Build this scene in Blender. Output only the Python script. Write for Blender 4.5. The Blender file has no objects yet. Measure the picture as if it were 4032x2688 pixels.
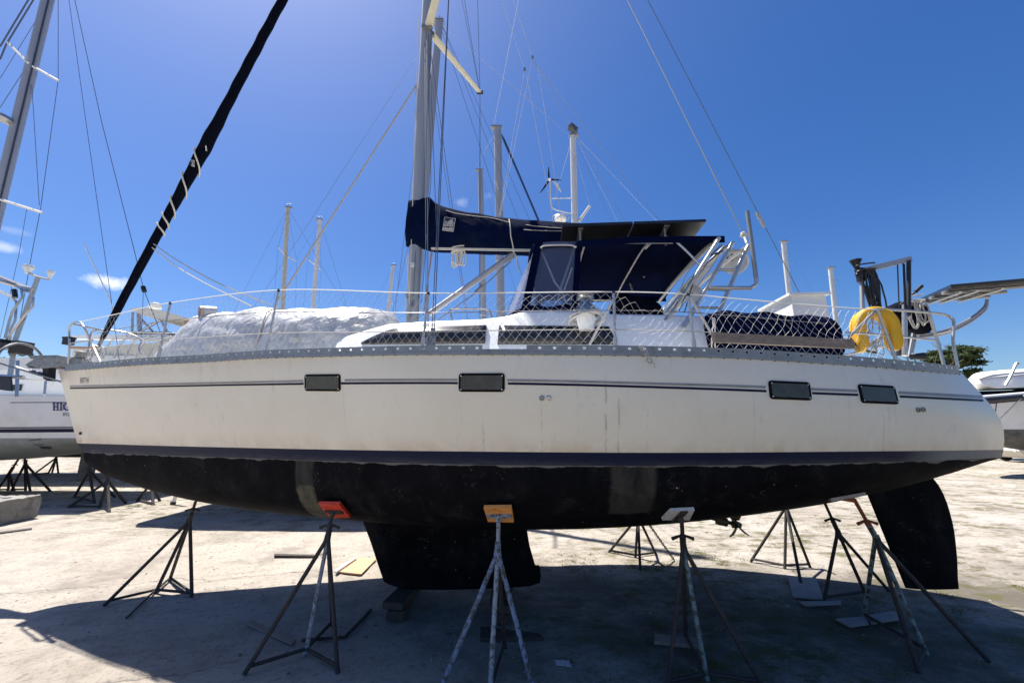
import bpy, math, random
import numpy as np
from mathutils import Vector, Matrix, noise as mnoise
from mathutils.bvhtree import BVHTree
random.seed(7); rng = np.random.default_rng(7)
SC = bpy.context.scene
COL = SC.collection
R = math.radians
# ---------------------------------------------------------------- camera
PXF, CX, CY, TH, HC = 1620.0, 2016.0, 1344.0, math.atan(.208), 2.1     # survey of the photograph: focal length in its pixels, tilt, height (m)
cam = bpy.data.cameras.new('camera'); cam.sensor_width = 36.0; cam.lens = 36.0*PXF/4032.0
cam.clip_start = .05; cam.clip_end = 3000
camo = bpy.data.objects.new('camera', cam); COL.objects.link(camo)
camo.location = (0, 0, HC); camo.rotation_euler = (math.pi/2+TH, 0, 0)
SC.camera = camo
# ---------------------------------------------------------------- light
SUN = Vector((-.80*math.cos(R(66)), .60*math.cos(R(66)), math.sin(R(66)))).normalized()
world = bpy.data.worlds.new('World'); SC.world = world; world.use_nodes = True
wn, wl = world.node_tree.nodes, world.node_tree.links
for n in list(wn): wn.remove(n)
wout = wn.new('ShaderNodeOutputWorld'); bg = wn.new('ShaderNodeBackground'); sky = wn.new('ShaderNodeTexSky')
sky.sky_type = 'NISHITA'; sky.sun_disc = False
sky.sun_elevation = math.asin(SUN.z); sky.sun_rotation = math.atan2(SUN.x, SUN.y)
sky.altitude = 0; sky.air_density = 1.0; sky.dust_density = .95; sky.ozone_density = 6.0
hs = wn.new('ShaderNodeHueSaturation'); hs.inputs['Saturation'].default_value = 1.26; hs.inputs['Hue'].default_value = .509; wl.new(sky.outputs[0], hs.inputs['Color'])   # the phone's colour rendering of the sky
bg.inputs['Strength'].default_value = .0715
wl.new(bg.outputs[0], wout.inputs[0])
sun = bpy.data.lights.new('sun', 'SUN'); sun.energy = 5.0; sun.angle = R(.55); sun.color = (1, .955, .88)
suno = bpy.data.objects.new('sun', sun); COL.objects.link(suno)
suno.rotation_euler = SUN.to_track_quat('Z', 'Y').to_euler()
SC.view_settings.view_transform = 'Standard'; SC.view_settings.look = 'None'
SC.view_settings.exposure = 1.0; SC.view_settings.gamma = 1.0; SC.view_settings.use_curve_mapping = False
SC.render.engine = 'CYCLES'
SC.cycles.max_bounces = 8; SC.cycles.diffuse_bounces = 5; SC.cycles.transparent_max_bounces = 12

# ---------------------------------------------------------------- survey helpers: photograph pixel + known depth -> metres
_c, _s = math.cos(TH), math.sin(TH)
PSI = R(4.0); O = np.array([0, 5.6, 0.0])                                 # the yacht stands 5.6 m away, turned 4 degrees
AX = np.array([math.cos(PSI), -math.sin(PSI), 0]); AY = np.array([math.sin(PSI), math.cos(PSI), 0])
CAM = np.array([0, 0, HC])
def ray(px, py):
    u, v = (px-CX)/PXF, (CY-py)/PXF
    return np.array([u, _c-v*_s, _s+v*_c])
def atY(px, py, Y):
    d = ray(px, py); return CAM+d*(Y/d[1])
def gr(px, py, z=0.0):
    d = ray(px, py); return CAM+d*((z-HC)/d[2])
def B(px, py, b):                                                        # yacht frame: x aft, y away from camera, z up
    d = ray(px, py); p = CAM+d*((b-(CAM-O)@AY)/(d@AY))-O
    return np.array([p@AX, p@AY, p[2]])
def toW(l): return O+l[0]*AX+l[1]*AY+np.array([0, 0, l[2]])
def toL(p):
    q = np.asarray(p, float)-O; return np.array([q@AX, q@AY, q[2]])
def proj(p):
    q = np.asarray(p)-CAM; z = q[1]*_c+q[2]*_s; y = -q[1]*_s+q[2]*_c
    return CX+PXF*q[0]/z, CY-PXF*y/z
def spl(xs, ys):                                                          # smooth table lookup
    xs, ys = np.array(xs, float), np.array(ys, float)
    m = np.gradient(ys, xs)
    def f(x):
        x = min(max(x, xs[0]), xs[-1]); i = min(max(int(np.searchsorted(xs, x))-1, 0), len(xs)-2)
        h = xs[i+1]-xs[i]; t = (x-xs[i])/h
        return ((2*t**3-3*t**2+1)*ys[i]+(t**3-2*t**2+t)*h*m[i]+(-2*t**3+3*t**2)*ys[i+1]+(t**3-t**2)*h*m[i+1])
    return f
def lin(xs, ys): return lambda x: float(np.interp(x, xs, ys))
def V(*a): return np.array(a, float)

# ---------------------------------------------------------------- mesh builder
class MB:
    def __init__(s): s.v, s.f, s.mi, s.cur = [], [], [], 0
    def add(s, vs, fs):
        o = len(s.v); s.v += [tuple(map(float, p)) for p in vs]
        for f in fs: s.f.append(tuple(i+o for i in f)); s.mi.append(s.cur)
        return s
    def box(s, c, size, rot=None, taper=1.0):
        h = np.array(size)/2.0; vs = []
        for z in (-1, 1):
            k = taper if z > 0 else 1.0
            for x, y in ((-1, -1), (1, -1), (1, 1), (-1, 1)): vs.append(V(x*h[0]*k, y*h[1]*k, z*h[2]))
        if rot is not None: vs = [np.array(rot) @ v for v in vs]
        return s.add([np.array(c)+v for v in vs], [(3,2,1,0),(4,5,6,7),(0,1,5,4),(1,2,6,5),(2,3,7,6),(3,0,4,7)])
    def tube(s, pts, r, n=8, cap=True, closed=False):
        pts = [np.array(p, float) for p in pts]; m = len(pts)
        rr = r if hasattr(r, '__len__') else [r]*m
        rings = []; up = None
        for i, p in enumerate(pts):
            if closed: t = pts[(i+1) % m]-pts[i-1]
            else: t = pts[min(i+1, m-1)]-pts[max(i-1, 0)]
            L = np.linalg.norm(t); t = t/L if L > 1e-9 else V(0,0,1)
            if up is None:
                a = V(0,0,1) if abs(t[2]) < .9 else V(1,0,0)
                up = np.cross(t, a); up /= np.linalg.norm(up)
            else:
                up = up-t*(up@t); L = np.linalg.norm(up)
                up = up/L if L > 1e-6 else np.cross(t, V(.3,.5,.8))
            w = np.cross(t, up)
            rings.append([p+rr[i]*(math.cos(2*math.pi*k/n)*up+math.sin(2*math.pi*k/n)*w) for k in range(n)])
        vs = [q for g in rings for q in g]; fs = []
        for i in range(m if closed else m-1):
            j = (i+1) % m
            for k in range(n): fs.append((i*n+k, i*n+(k+1) % n, j*n+(k+1) % n, j*n+k))
        if cap and not closed: fs += [tuple(range(n-1, -1, -1)), tuple(range((m-1)*n, m*n))]
        return s.add(vs, fs)
    def grid(s, P, flip=False, wrap=False):
        m, n = len(P), len(P[0]); fs = []
        for i in range(m-1):
            for j in range(n if wrap else n-1):
                k = (j+1) % n; f = (i*n+j, i*n+k, (i+1)*n+k, (i+1)*n+j)
                fs.append(f[::-1] if flip else f)
        return s.add([q for row in P for q in row], fs)
    def loft(s, rings):                                                   # closed rings with end caps
        n = len(rings[0]); s.grid(rings, wrap=True); o = len(s.v)-n*len(rings)
        s.f += [tuple(o+i for i in range(n-1, -1, -1)), tuple(o+(len(rings)-1)*n+i for i in range(n))]; s.mi += [s.cur]*2
        return s
    def lathe(s, c, prof, n=16, axis=None):
        rot = np.eye(3)
        if axis is not None: rot = np.array(Vector(axis).normalized().to_track_quat('Z', 'Y').to_matrix())
        return s.loft([[np.array(c)+rot @ V(r*math.cos(2*math.pi*k/n), r*math.sin(2*math.pi*k/n), z) for k in range(n)] for r, z in prof])
    def plate(s, corners, th):                                           # polygon with thickness along its normal
        P = [np.array(p, float) for p in corners]; c = sum(P)/len(P)
        nrm = sum(np.cross(P[i]-c, P[(i+1) % len(P)]-c) for i in range(len(P))); nrm /= np.linalg.norm(nrm)
        n = len(P); vs = [p+nrm*th/2 for p in P]+[p-nrm*th/2 for p in P]
        return s.add(vs, [tuple(range(n)), tuple(range(2*n-1, n-1, -1))]+[(i, i+n, (i+1) % n+n, (i+1) % n) for i in range(n)])
    def build(s, name, mat, parent=None, off=None, smooth=True, rot=None, loc=None):
        me = bpy.data.meshes.new(name); vs = s.v
        if off is not None: vs = [(p[0]-off[0], p[1]-off[1], p[2]-off[2]) for p in vs]
        me.from_pydata(vs, [], s.f)
        for m in (mat if isinstance(mat, (list, tuple)) else [mat]): me.materials.append(m)
        if max(s.mi, default=0) > 0: me.polygons.foreach_set('material_index', s.mi)
        me.update()
        o = bpy.data.objects.new(name, me); COL.objects.link(o)
        if smooth: me.shade_smooth(); me.set_sharp_from_angle(angle=R(40))
        if parent: o.parent = parent
        if loc is not None: o.location = loc
        if rot is not None: o.rotation_euler = rot
        return o
def tag(o, label=None, cat=None, group=None, kind=None):
    for k, v in (('label', label), ('category', cat), ('group', group), ('kind', kind)):
        if v: o[k] = v
    return o
def thing(name, loc, label, cat, group=None, rz=0.0):
    o = bpy.data.objects.new(name, None); COL.objects.link(o); o.location = tuple(map(float, loc)); o.rotation_euler = (0, 0, rz)
    o.empty_display_size = .1
    return tag(o, label, cat, group)
def part(name, mat, parent, mb, **k): return mb.build(name, mat, parent, **k)
def arc(p, n=8):                                                           # smooth path through points
    P = [np.array(q, float) for q in p]; out = []
    E = [2*P[0]-P[1]]+P+[2*P[-1]-P[-2]]
    for i in range(1, len(E)-2):
        for k in range(n):
            t = k/n; a, b, c2, d = E[i-1], E[i], E[i+1], E[i+2]
            out.append(.5*((2*b)+(c2-a)*t+(2*a-5*b+4*c2-d)*t*t+(3*b-a-3*c2+d)*t**3))
    return out+[P[-1]]

# ---------------------------------------------------------------- materials
def newmat(name):
    m = bpy.data.materials.new(name); m.use_nodes = True
    nt = m.node_tree; return m, nt.nodes, nt.links, nt.nodes['Principled BSDF']
def mth(N, L, op, a, b=None, clamp=False):
    n = N.new('ShaderNodeMath'); n.operation = op; n.use_clamp = clamp
    for i, x in enumerate((a, b)):
        if x is None: continue
        if isinstance(x, (int, float)): n.inputs[i].default_value = x
        else: L.new(x, n.inputs[i])
    return n.outputs[0]
def nse(N, L, scale, detail=4, rough=.55, vec=None, stretch=None):
    n = N.new('ShaderNodeTexNoise'); n.inputs['Scale'].default_value = scale; n.inputs['Detail'].default_value = detail; n.inputs['Roughness'].default_value = rough
    if vec is None:
        vec = N.new('ShaderNodeTexCoord').outputs['Object']
    if stretch:
        mp = N.new('ShaderNodeMapping'); mp.inputs['Scale'].default_value = stretch; L.new(vec, mp.inputs[0]); vec = mp.outputs[0]
    L.new(vec, n.inputs['Vector']); return n.outputs['Fac']
def rampv(N, L, fac, stops):
    r = N.new('ShaderNodeValToRGB'); e = r.color_ramp.elements
    while len(e) < len(stops): e.new(.5)
    for i, (p, c) in enumerate(stops):
        e[i].position = p; e[i].color = tuple(c)+(1,) if hasattr(c, '__len__') else (c, c, c, 1)
    L.new(fac, r.inputs[0]); return r.outputs[0]
def mixc(N, L, fac, a, b):
    m = N.new('ShaderNodeMix'); m.data_type = 'RGBA'
    for sock, x in ((0, fac), (6, a), (7, b)):
        if isinstance(x, (int, float)): m.inputs[sock].default_value = x
        elif isinstance(x, tuple): m.inputs[sock].default_value = x+(1,)
        else: L.new(x, m.inputs[sock])
    return m.outputs[2]
def bumpn(N, L, bs, h, strength=.3, dist=.01):
    b = N.new('ShaderNodeBump'); b.inputs['Strength'].default_value = strength; b.inputs['Distance'].default_value = dist
    L.new(h, b.inputs['Height']); L.new(b.outputs[0], bs.inputs['Normal'])
def mat(name, col, rough=.5, metal=0.0, var=.25, vs=6.0, bump=0.0, bs=60.0, bd=.004, dirt=None, ds=3.0, dpos=(.55, .7), spec=None, stretch=None):
    m, N, L, P = newmat(name)
    a = nse(N, L, vs, 5, .6, stretch=stretch)
    lo = tuple(c*(1-var) for c in col); hi = tuple(min(1, c*(1+var)) for c in col)
    c = rampv(N, L, a, [(.25, lo), (.75, hi)])
    if dirt:
        d = nse(N, L, ds, 8, .65)
        f = rampv(N, L, d, [(dpos[0], 0), (dpos[1], 1)])
        c = mixc(N, L, f, c, tuple(dirt))
    L.new(c, P.inputs['Base Color'])
    P.inputs['Metallic'].default_value = metal; P.inputs['Roughness'].default_value = rough
    if spec is not None: P.inputs['Specular IOR Level'].default_value = spec
    if bump: bumpn(N, L, P, nse(N, L, bs, 6, .6, stretch=stretch), bump, bd)
    return m
MT = {}
MT['alu'] = mat('weathered aluminium', (.42, .43, .45), .42, .75, .15, 9, .05, 80)
MT['alu_dull'] = mat('dull grey rail', (.26, .275, .28), .5, .55, .2, 14, .1, 90, dirt=(.12, .11, .1), ds=7)
MT['mast'] = mat('mast aluminium', (.38, .385, .40), .5, .45, .1, 3, .03, 40, stretch=(1, 1, .1))
MT['mast_cream'] = mat('mast cream paint', (.47, .44, .36), .5, 0, .08, 3)
MT['mast_white'] = mat('mast white paint', (.58, .58, .57), .4, 0, .06, 3)
MT['spreader'] = mat('cream spreader paint', (.60, .57, .45), .5, 0, .08, 5)
MT['steel'] = mat('stainless tube', (.50, .49, .48), .34, .85, .15, 20, .05, 60)
MT['wire'] = mat('rigging wire', (.20, .20, .21), .4, .7, .1, 20)
MT['white'] = mat('white gelcoat', (.80, .80, .79), .35, 0, .03, 3, dirt=(.66, .63, .58), ds=2.2, dpos=(.55, .8))
MT['white_plain'] = mat('white plastic', (.78, .78, .76), .4, 0, .04, 5)
MT['deck'] = mat('deck nonskid', (.74, .74, .71), .6, 0, .05, 30)
MT['navy'] = mat('navy canvas', (.002, .0065, .028), .95, 0, .35, 5, .25, 9, .02, spec=.05, dirt=(.016, .020, .035), ds=1.6, dpos=(.6, .85))
MT['navy_soft'] = mat('navy vinyl canvas', (.0012, .0040, .024), 1.0, 0, .3, 4, .3, 14, .015, spec=.04)
MT['black'] = mat('black plastic', (.012, .012, .013), .45, 0, .2, 10)
MT['black_canvas'] = mat('black canvas', (.0035, .0045, .010), .8, 0, .3, 8, .25, 14, .02, spec=.05)
MT['rubber'] = mat('black cable', (.012, .012, .015), .5)
MT['rope'] = mat('cream rope', (.62, .58, .49), .85, 0, .15, 60, .4, 220, .003)
MT['rope_grey'] = mat('grey rope', (.40, .38, .35), .85, 0, .15, 60, .4, 220, .003)
MT['rope_red'] = mat('faded red rope', (.28, .10, .08), .85, 0, .3, 60)
MT['net'] = mat('white netting cord', (.66, .65, .61), .75, 0, .06, 10)
MT['acrylic'] = mat('dark acrylic pane', (.014, .015, .018), .12, 0, .3, 5, .02, 5, dirt=(.06, .06, .063), ds=9, dpos=(.5, .9))
MT['portlens'] = mat('weathered port pane', (.022, .030, .030), .35, 0, .25, 5, dirt=(.055, .062, .06), ds=13, dpos=(.45, .9), stretch=None)
MT['portframe'] = mat('black port frame', (.008, .009, .010), .7, spec=.03)
MT['stripe_grey'] = mat('grey hull stripe', (.23, .23, .24), .4)
MT['stripe_navy'] = mat('navy hull stripe', (.008, .010, .042), .45, spec=.1)
MT['text'] = mat('dark lettering', (.05, .05, .07), .4)
MT['text_navy'] = mat('navy lettering', (.02, .03, .16), .4)
MT['solar'] = mat('solar panel back', (.012, .012, .016), .35)
MT['solar_under'] = mat('solar panel underside', (.07, .07, .068), .5)
MT['winch'] = mat('worn chrome', (.26, .26, .26), .28, .9, .3, 12, .05, 40)
MT['yellow'] = mat('yellow foam cover', (.72, .40, .012), .6, 0, .1, 6, .12, 40)
MT['wood'] = mat('weathered grey plank', (.23, .185, .15), .8, 0, .35, 9, .4, 30, .004, stretch=(.6, 6, 6))
MT['wood_dark'] = mat('dark timber block', (.055, .047, .04), .9, 0, .35, 8, .5, 30, .006, stretch=(1, 5, 5))
MT['ply_raw'] = mat('plywood sheet', (.52, .33, .19), .7, 0, .18, 5, .15, 40, stretch=(1, 6, 1))
MT['ply_grey'] = mat('weathered plywood', (.30, .27, .25), .85, 0, .2, 6, .3, 50)
MT['pad_orange'] = mat('orange stained plywood pad', (.62, .27, .07), .65, 0, .2, 8, .15, 40, dirt=(.30, .13, .05), ds=14, stretch=(1, 4, 1))
MT['pad_red'] = mat('red painted pad', (.62, .055, .02), .55, 0, .18, 8, .12, 40, dirt=(.25, .03, .02), ds=12)
MT['pad_white'] = mat('grey white pad', (.55, .54, .53), .7, 0, .1, 8, .2, 40, dirt=(.33, .31, .29), ds=10)
MT['rust'] = mat('rusty dark steel', (.040, .037, .037), .75, .3, .4, 25, .4, 90, dirt=(.10, .06, .042), ds=16, dpos=(.52, .74))
MT['rust_blue'] = mat('worn blue paint on steel', (.13, .21, .34), .6, .05, .25, 14, .3, 90, dirt=(.055, .046, .042), ds=22, dpos=(.47, .56))
MT['rust_pale'] = mat('worn pale blue paint on steel', (.23, .28, .35), .6, .05, .2, 14, .3, 90, dirt=(.06, .05, .045), ds=26, dpos=(.50, .58))
MT['rust_green'] = mat('worn teal paint on steel', (.16, .24, .25), .6, .05, .25, 14, .3, 90, dirt=(.06, .05, .045), ds=20, dpos=(.46, .56))
MT['rust_red'] = mat('red oxide steel', (.26, .07, .04), .7, .1, .3, 20, .3, 80)
MT['bronze'] = mat('dull bronze', (.10, .085, .05), .55, .6, .3, 10, .2, 50)
MT['chain'] = mat('chain steel', (.13, .11, .10), .6, .6, .3, 30)
MT['galv'] = mat('galvanised steel', (.30, .30, .29), .5, .7, .25, 20, .2, 60, dirt=(.16, .09, .05), ds=14)
MT['concrete'] = mat('rough concrete', (.25, .235, .21), .9, 0, .25, 5, .8, 14, .04, dirt=(.14, .125, .11), ds=3)
MT['bark'] = mat('bark', (.14, .11, .085), .9, 0, .3, 8)
MT['glassd'] = mat('dark window', (.015, .018, .022), .08)
MT['tyre'] = mat('tyre', (.02, .02, .02), .8)
MT['cream_roof'] = mat('cream hardtop', (.64, .61, .53), .5, 0, .08, 3)
MT['hull_white'] = mat('white boat hull', (.70, .70, .70), .4, 0, .05, 2, dirt=(.55, .53, .50), ds=1.2, dpos=(.5, .8))
MT['bottom_grey'] = mat('grey green bottom paint', (.24, .26, .25), .7, 0, .2, 3, dirt=(.13, .14, .15), ds=1.4)
MT['bottom_dark'] = mat('dark bottom paint', (.03, .035, .05), .7, 0, .2, 3)
MT['bottom_dirty'] = mat('fouled grey bottom', (.13, .125, .115), .9, 0, .5, 3, .5, 12, .03)
MT['ringblue'] = mat('blue furling cover', (.02, .05, .14), .7)
MT['pebble'] = mat('pebbles', (.27, .245, .215), .9, 0, .6, 3.5)

# vinyl window: a thin clear sheet with a smoky gloss
def vinyl(name, base, lo, hi):
    m, N, L, P = newmat(name)
    P.inputs['Base Color'].default_value = base+(1,); P.inputs['Roughness'].default_value = .12
    tr = N.new('ShaderNodeBsdfTransparent'); tr.inputs[0].default_value = (.86, .88, .93, 1)
    mx = N.new('ShaderNodeMixShader')
    a = nse(N, L, 2.5, 6, .6, stretch=(1, 1, .35))
    fr = mth(N, L, 'ADD', mth(N, L, 'MULTIPLY', a, hi), lo)
    L.new(fr, mx.inputs[0]); L.new(tr.outputs[0], mx.inputs[1]); L.new(P.outputs[0], mx.inputs[2])
    bumpn(N, L, P, nse(N, L, 5, 3, .5), .35, .02)
    L.new(mx.outputs[0], N['Material Output'].inputs[0]); return m
MT['vinyl'] = vinyl('clear vinyl', (.13, .16, .27), .22, .35); MT['vinyl_front'] = vinyl('hazed vinyl', (.34, .36, .44), .2, .7)

def gelcoat():                                                            # topsides: old white gelcoat, tea stains rising from the boot stripe, rust runs, faint scuffs
    m, N, L, P = newmat('old gelcoat topsides')
    at = N.new('ShaderNodeAttribute'); at.attribute_name = 'up'; up = at.outputs['Fac']
    big = nse(N, L, 1.1, 5, .6); c = rampv(N, L, big, [(.3, (.66, .63, .53)), (.7, (.73, .705, .615))])
    fine = nse(N, L, 34, 4, .7); c = mixc(N, L, rampv(N, L, fine, [(.35, .10), (.75, 0)]), c, (.40, .36, .30))
    st = nse(N, L, 3.2, 8, .7, stretch=(1, 1, .8))
    stain = mth(N, L, 'MULTIPLY', rampv(N, L, st, [(.40, 0), (.62, 1)]), rampv(N, L, up, [(.0, .5), (.07, .22), (.16, .0)]))
    c = mixc(N, L, stain, c, (.44, .30, .19))
    top = mth(N, L, 'MULTIPLY', rampv(N, L, nse(N, L, 5, 6, .7), [(.35, 0), (.7, 1)]), rampv(N, L, up, [(.80, 0), (.90, .5)]))
    c = mixc(N, L, top, c, (.55, .43, .30))
    scuff = mth(N, L, 'MULTIPLY', rampv(N, L, nse(N, L, 2.3, 9, .72), [(.60, 0), (.70, 1)]), .35)
    c = mixc(N, L, scuff, c, (.42, .41, .40))
    run = mth(N, L, 'MULTIPLY', rampv(N, L, nse(N, L, 5, 5, .7, stretch=(2.2, 2.2, .12)), [(.60, 0), (.72, 1)]), .32)
    c = mixc(N, L, run, c, (.38, .35, .31))
    # rust streak by the stem fitting, drip marks amidships
    sx = N.new('ShaderNodeSeparateXYZ'); L.new(N.new('ShaderNodeTexCoord').outputs['Object'], sx.inputs[0])
    for (px_, py_, w_, st_, top_) in ((2386, 1650, .012, .6, .62), (2440, 1700, .010, .55, .45), (1893, 1690, .012, .35, .2), (2556, 1720, .004, .5, .3), (2132, 1620, .008, .35, .42), (3625, 1660, .010, .35, .35), (1275, 1600, .009, .25, .5), (2990, 1640, .008, .25, .5)):
        xx = B(px_, py_, -2.08)[0]; wob = mth(N, L, 'MULTIPLY', mth(N, L, 'SUBTRACT', nse(N, L, 9, 3, .6), .5), .03)
        dd_ = mth(N, L, 'ABSOLUTE', mth(N, L, 'ADD', mth(N, L, 'SUBTRACT', sx.outputs[0], xx), wob))
        ff = mth(N, L, 'MULTIPLY', rampv(N, L, dd_, [(w_*.3, st_), (w_, 0)]), mth(N, L, 'MULTIPLY', rampv(N, L, up, [(top_, 1), (min(.99, top_+.08), 0)]), rampv(N, L, nse(N, L, 16, 5, .7, stretch=(1, 1, .4)), [(.42, 0), (.6, 1)])))
        c = mixc(N, L, ff, c, (.22, .20, .175))
    rr = N.new('ShaderNodeMapRange'); rr.inputs[1].default_value = -6.2; rr.inputs[2].default_value = -5.5; rr.inputs[3].default_value = 1; rr.inputs[4].default_value = 0
    L.new(sx.outputs[0], rr.inputs[0])
    rf = mth(N, L, 'MULTIPLY', rr.outputs[0], rampv(N, L, up, [(0, .9), (.30, 0)]))
    rf = mth(N, L, 'MULTIPLY', rf, rampv(N, L, nse(N, L, 7, 6, .7), [(.38, 0), (.62, 1)]))
    c = mixc(N, L, rf, c, (.36, .16, .06))
    L.new(c, P.inputs['Base Color']); P.inputs['Roughness'].default_value = .3
    bumpn(N, L, P, nse(N, L, 9, 3, .5), .05, .02)
    return m
def bootpaint():
    m, N, L, P = newmat('navy boot stripe paint')
    at = N.new('ShaderNodeAttribute'); at.attribute_name = 'girth'; g = at.outputs['Fac']
    w = nse(N, L, 7, 9, .75, stretch=(.6, 1, 3))
    v = mth(N, L, 'ADD', g, 1.0)
    f = mth(N, L, 'MULTIPLY', rampv(N, L, w, [(.40, .25), (.62, 1)]), rampv(N, L, mth(N, L, 'ADD', v, mth(N, L, 'MULTIPLY', nse(N, L, 3, 6, .7), .3)), [(.62, .03), (.85, .4), (1, .75)]))
    c = mixc(N, L, f, (.005, .010, .036), (.05, .055, .066))
    sx = N.new('ShaderNodeSeparateXYZ'); L.new(N.new('ShaderNodeTexCoord').outputs['Object'], sx.inputs[0])
    rr = N.new('ShaderNodeMapRange'); rr.inputs[1].default_value = 3.6; rr.inputs[2].default_value = 4.15; L.new(sx.outputs[0], rr.inputs[0])
    c = mixc(N, L, rr.outputs[0], c, (.17, .18, .20))
    L.new(c, P.inputs['Base Color']); P.inputs['Roughness'].default_value = .5; P.inputs['Specular IOR Level'].default_value = .12; return m
def antifoul(x1, x2):
    m, N, L, P = newmat('black antifouling paint')
    at = N.new('ShaderNodeAttribute'); at.attribute_name = 'girth'; g = at.outputs['Fac']
    tc = N.new('ShaderNodeTexCoord').outputs['Object']
    sx = N.new('ShaderNodeSeparateXYZ'); L.new(tc, sx.inputs[0])
    a = nse(N, L, 3.2, 9, .7, stretch=(1, 1, .6)); c = rampv(N, L, a, [(.35, (.0022, .0027, .004)), (.55, (.006, .0065, .0085)), (.72, (.020, .020, .021))])
    # roller overlaps: fan shaped ripples in patches
    wv = N.new('ShaderNodeTexWave'); wv.wave_type = 'RINGS'; wv.inputs['Scale'].default_value = 22; wv.inputs['Distortion'].default_value = 3; wv.inputs['Detail'].default_value = 2; wv.inputs['Detail Scale'].default_value = 1.2
    vo = N.new('ShaderNodeTexVoronoi'); vo.inputs['Scale'].default_value = 3.5; L.new(tc, vo.inputs['Vector'])
    mp = N.new('ShaderNodeVectorMath'); mp.operation = 'SUBTRACT'; L.new(tc, mp.inputs[0]); L.new(vo.outputs['Position'], mp.inputs[1]); L.new(mp.outputs[0], wv.inputs['Vector'])
    rip = mth(N, L, 'MULTIPLY', rampv(N, L, wv.outputs['Fac'], [(.72, 0), (.9, 1)]), rampv(N, L, nse(N, L, 4.5, 5, .7), [(.54, 0), (.68, .4)]))
    rip = mth(N, L, 'MULTIPLY', rip, rampv(N, L, nse(N, L, 40, 3, .6), [(.4, 0), (.6, 1)]))
    c = mixc(N, L, rip, c, (.13, .13, .128))
    sp = N.new('ShaderNodeTexVoronoi'); sp.inputs['Scale'].default_value = 11; L.new(tc, sp.inputs['Vector'])
    spots = mth(N, L, 'MULTIPLY', rampv(N, L, sp.outputs['Distance'], [(.05, 1), (.085, 0)]), rampv(N, L, nse(N, L, 3, 5, .7), [(.55, 0), (.62, .8)]))
    c = mixc(N, L, spots, c, (.50, .48, .44))
    # ragged upper edge: a pale strip the roller never reached
    wv2 = N.new('ShaderNodeTexNoise'); wv2.noise_dimensions = '1D'; wv2.inputs['Scale'].default_value = 3.4; wv2.inputs['Detail'].default_value = 3; L.new(sx.outputs[0], wv2.inputs['W'])
    ed = mth(N, L, 'SUBTRACT', g, mth(N, L, 'MULTIPLY', mth(N, L, 'SUBTRACT', wv2.outputs['Fac'], .40, True), .075))
    c = mixc(N, L, rampv(N, L, ed, [(.0, .8), (.006, 0)]), c, (.17, .168, .155))
    # two bare bands where the travel-lift slings hung
    for cx, hw, lo in ((x1, .13, 9), (x2, .20, .62)):
        d = mth(N, L, 'ABSOLUTE', mth(N, L, 'SUBTRACT', sx.outputs[0], cx))
        d = mth(N, L, 'ADD', d, mth(N, L, 'MULTIPLY', nse(N, L, 9, 5, .7), .06))
        f = rampv(N, L, mth(N, L, 'SUBTRACT', d, hw), [(.0, 1), (.035, 0)])
        f = mth(N, L, 'MULTIPLY', f, rampv(N, L, nse(N, L, 4, 8, .75, stretch=(2, 2, .5)), [(.35, .25), (.65, .9)]))
        if lo < 5: f = mth(N, L, 'MULTIPLY', f, rampv(N, L, mth(N, L, 'ADD', g, mth(N, L, 'MULTIPLY', nse(N, L, 6, 6, .7), .15)), [(lo-.02, 1), (lo, 0)]))
        c = mixc(N, L, f, c, mixc(N, L, rampv(N, L, mth(N, L, 'ADD', g, mth(N, L, 'MULTIPLY', nse(N, L, 5, 5, .7), .2)), [(.36, 0), (.40, 1)]), (.055, .053, .048), (.15, .14, .11) if lo > 5 else (.05, .048, .044)))
    L.new(c, P.inputs['Base Color']); P.inputs['Roughness'].default_value = .75; P.inputs['Specular IOR Level'].default_value = .05
    bumpn(N, L, P, nse(N, L, 26, 6, .65), .3, .006); return m

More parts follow.
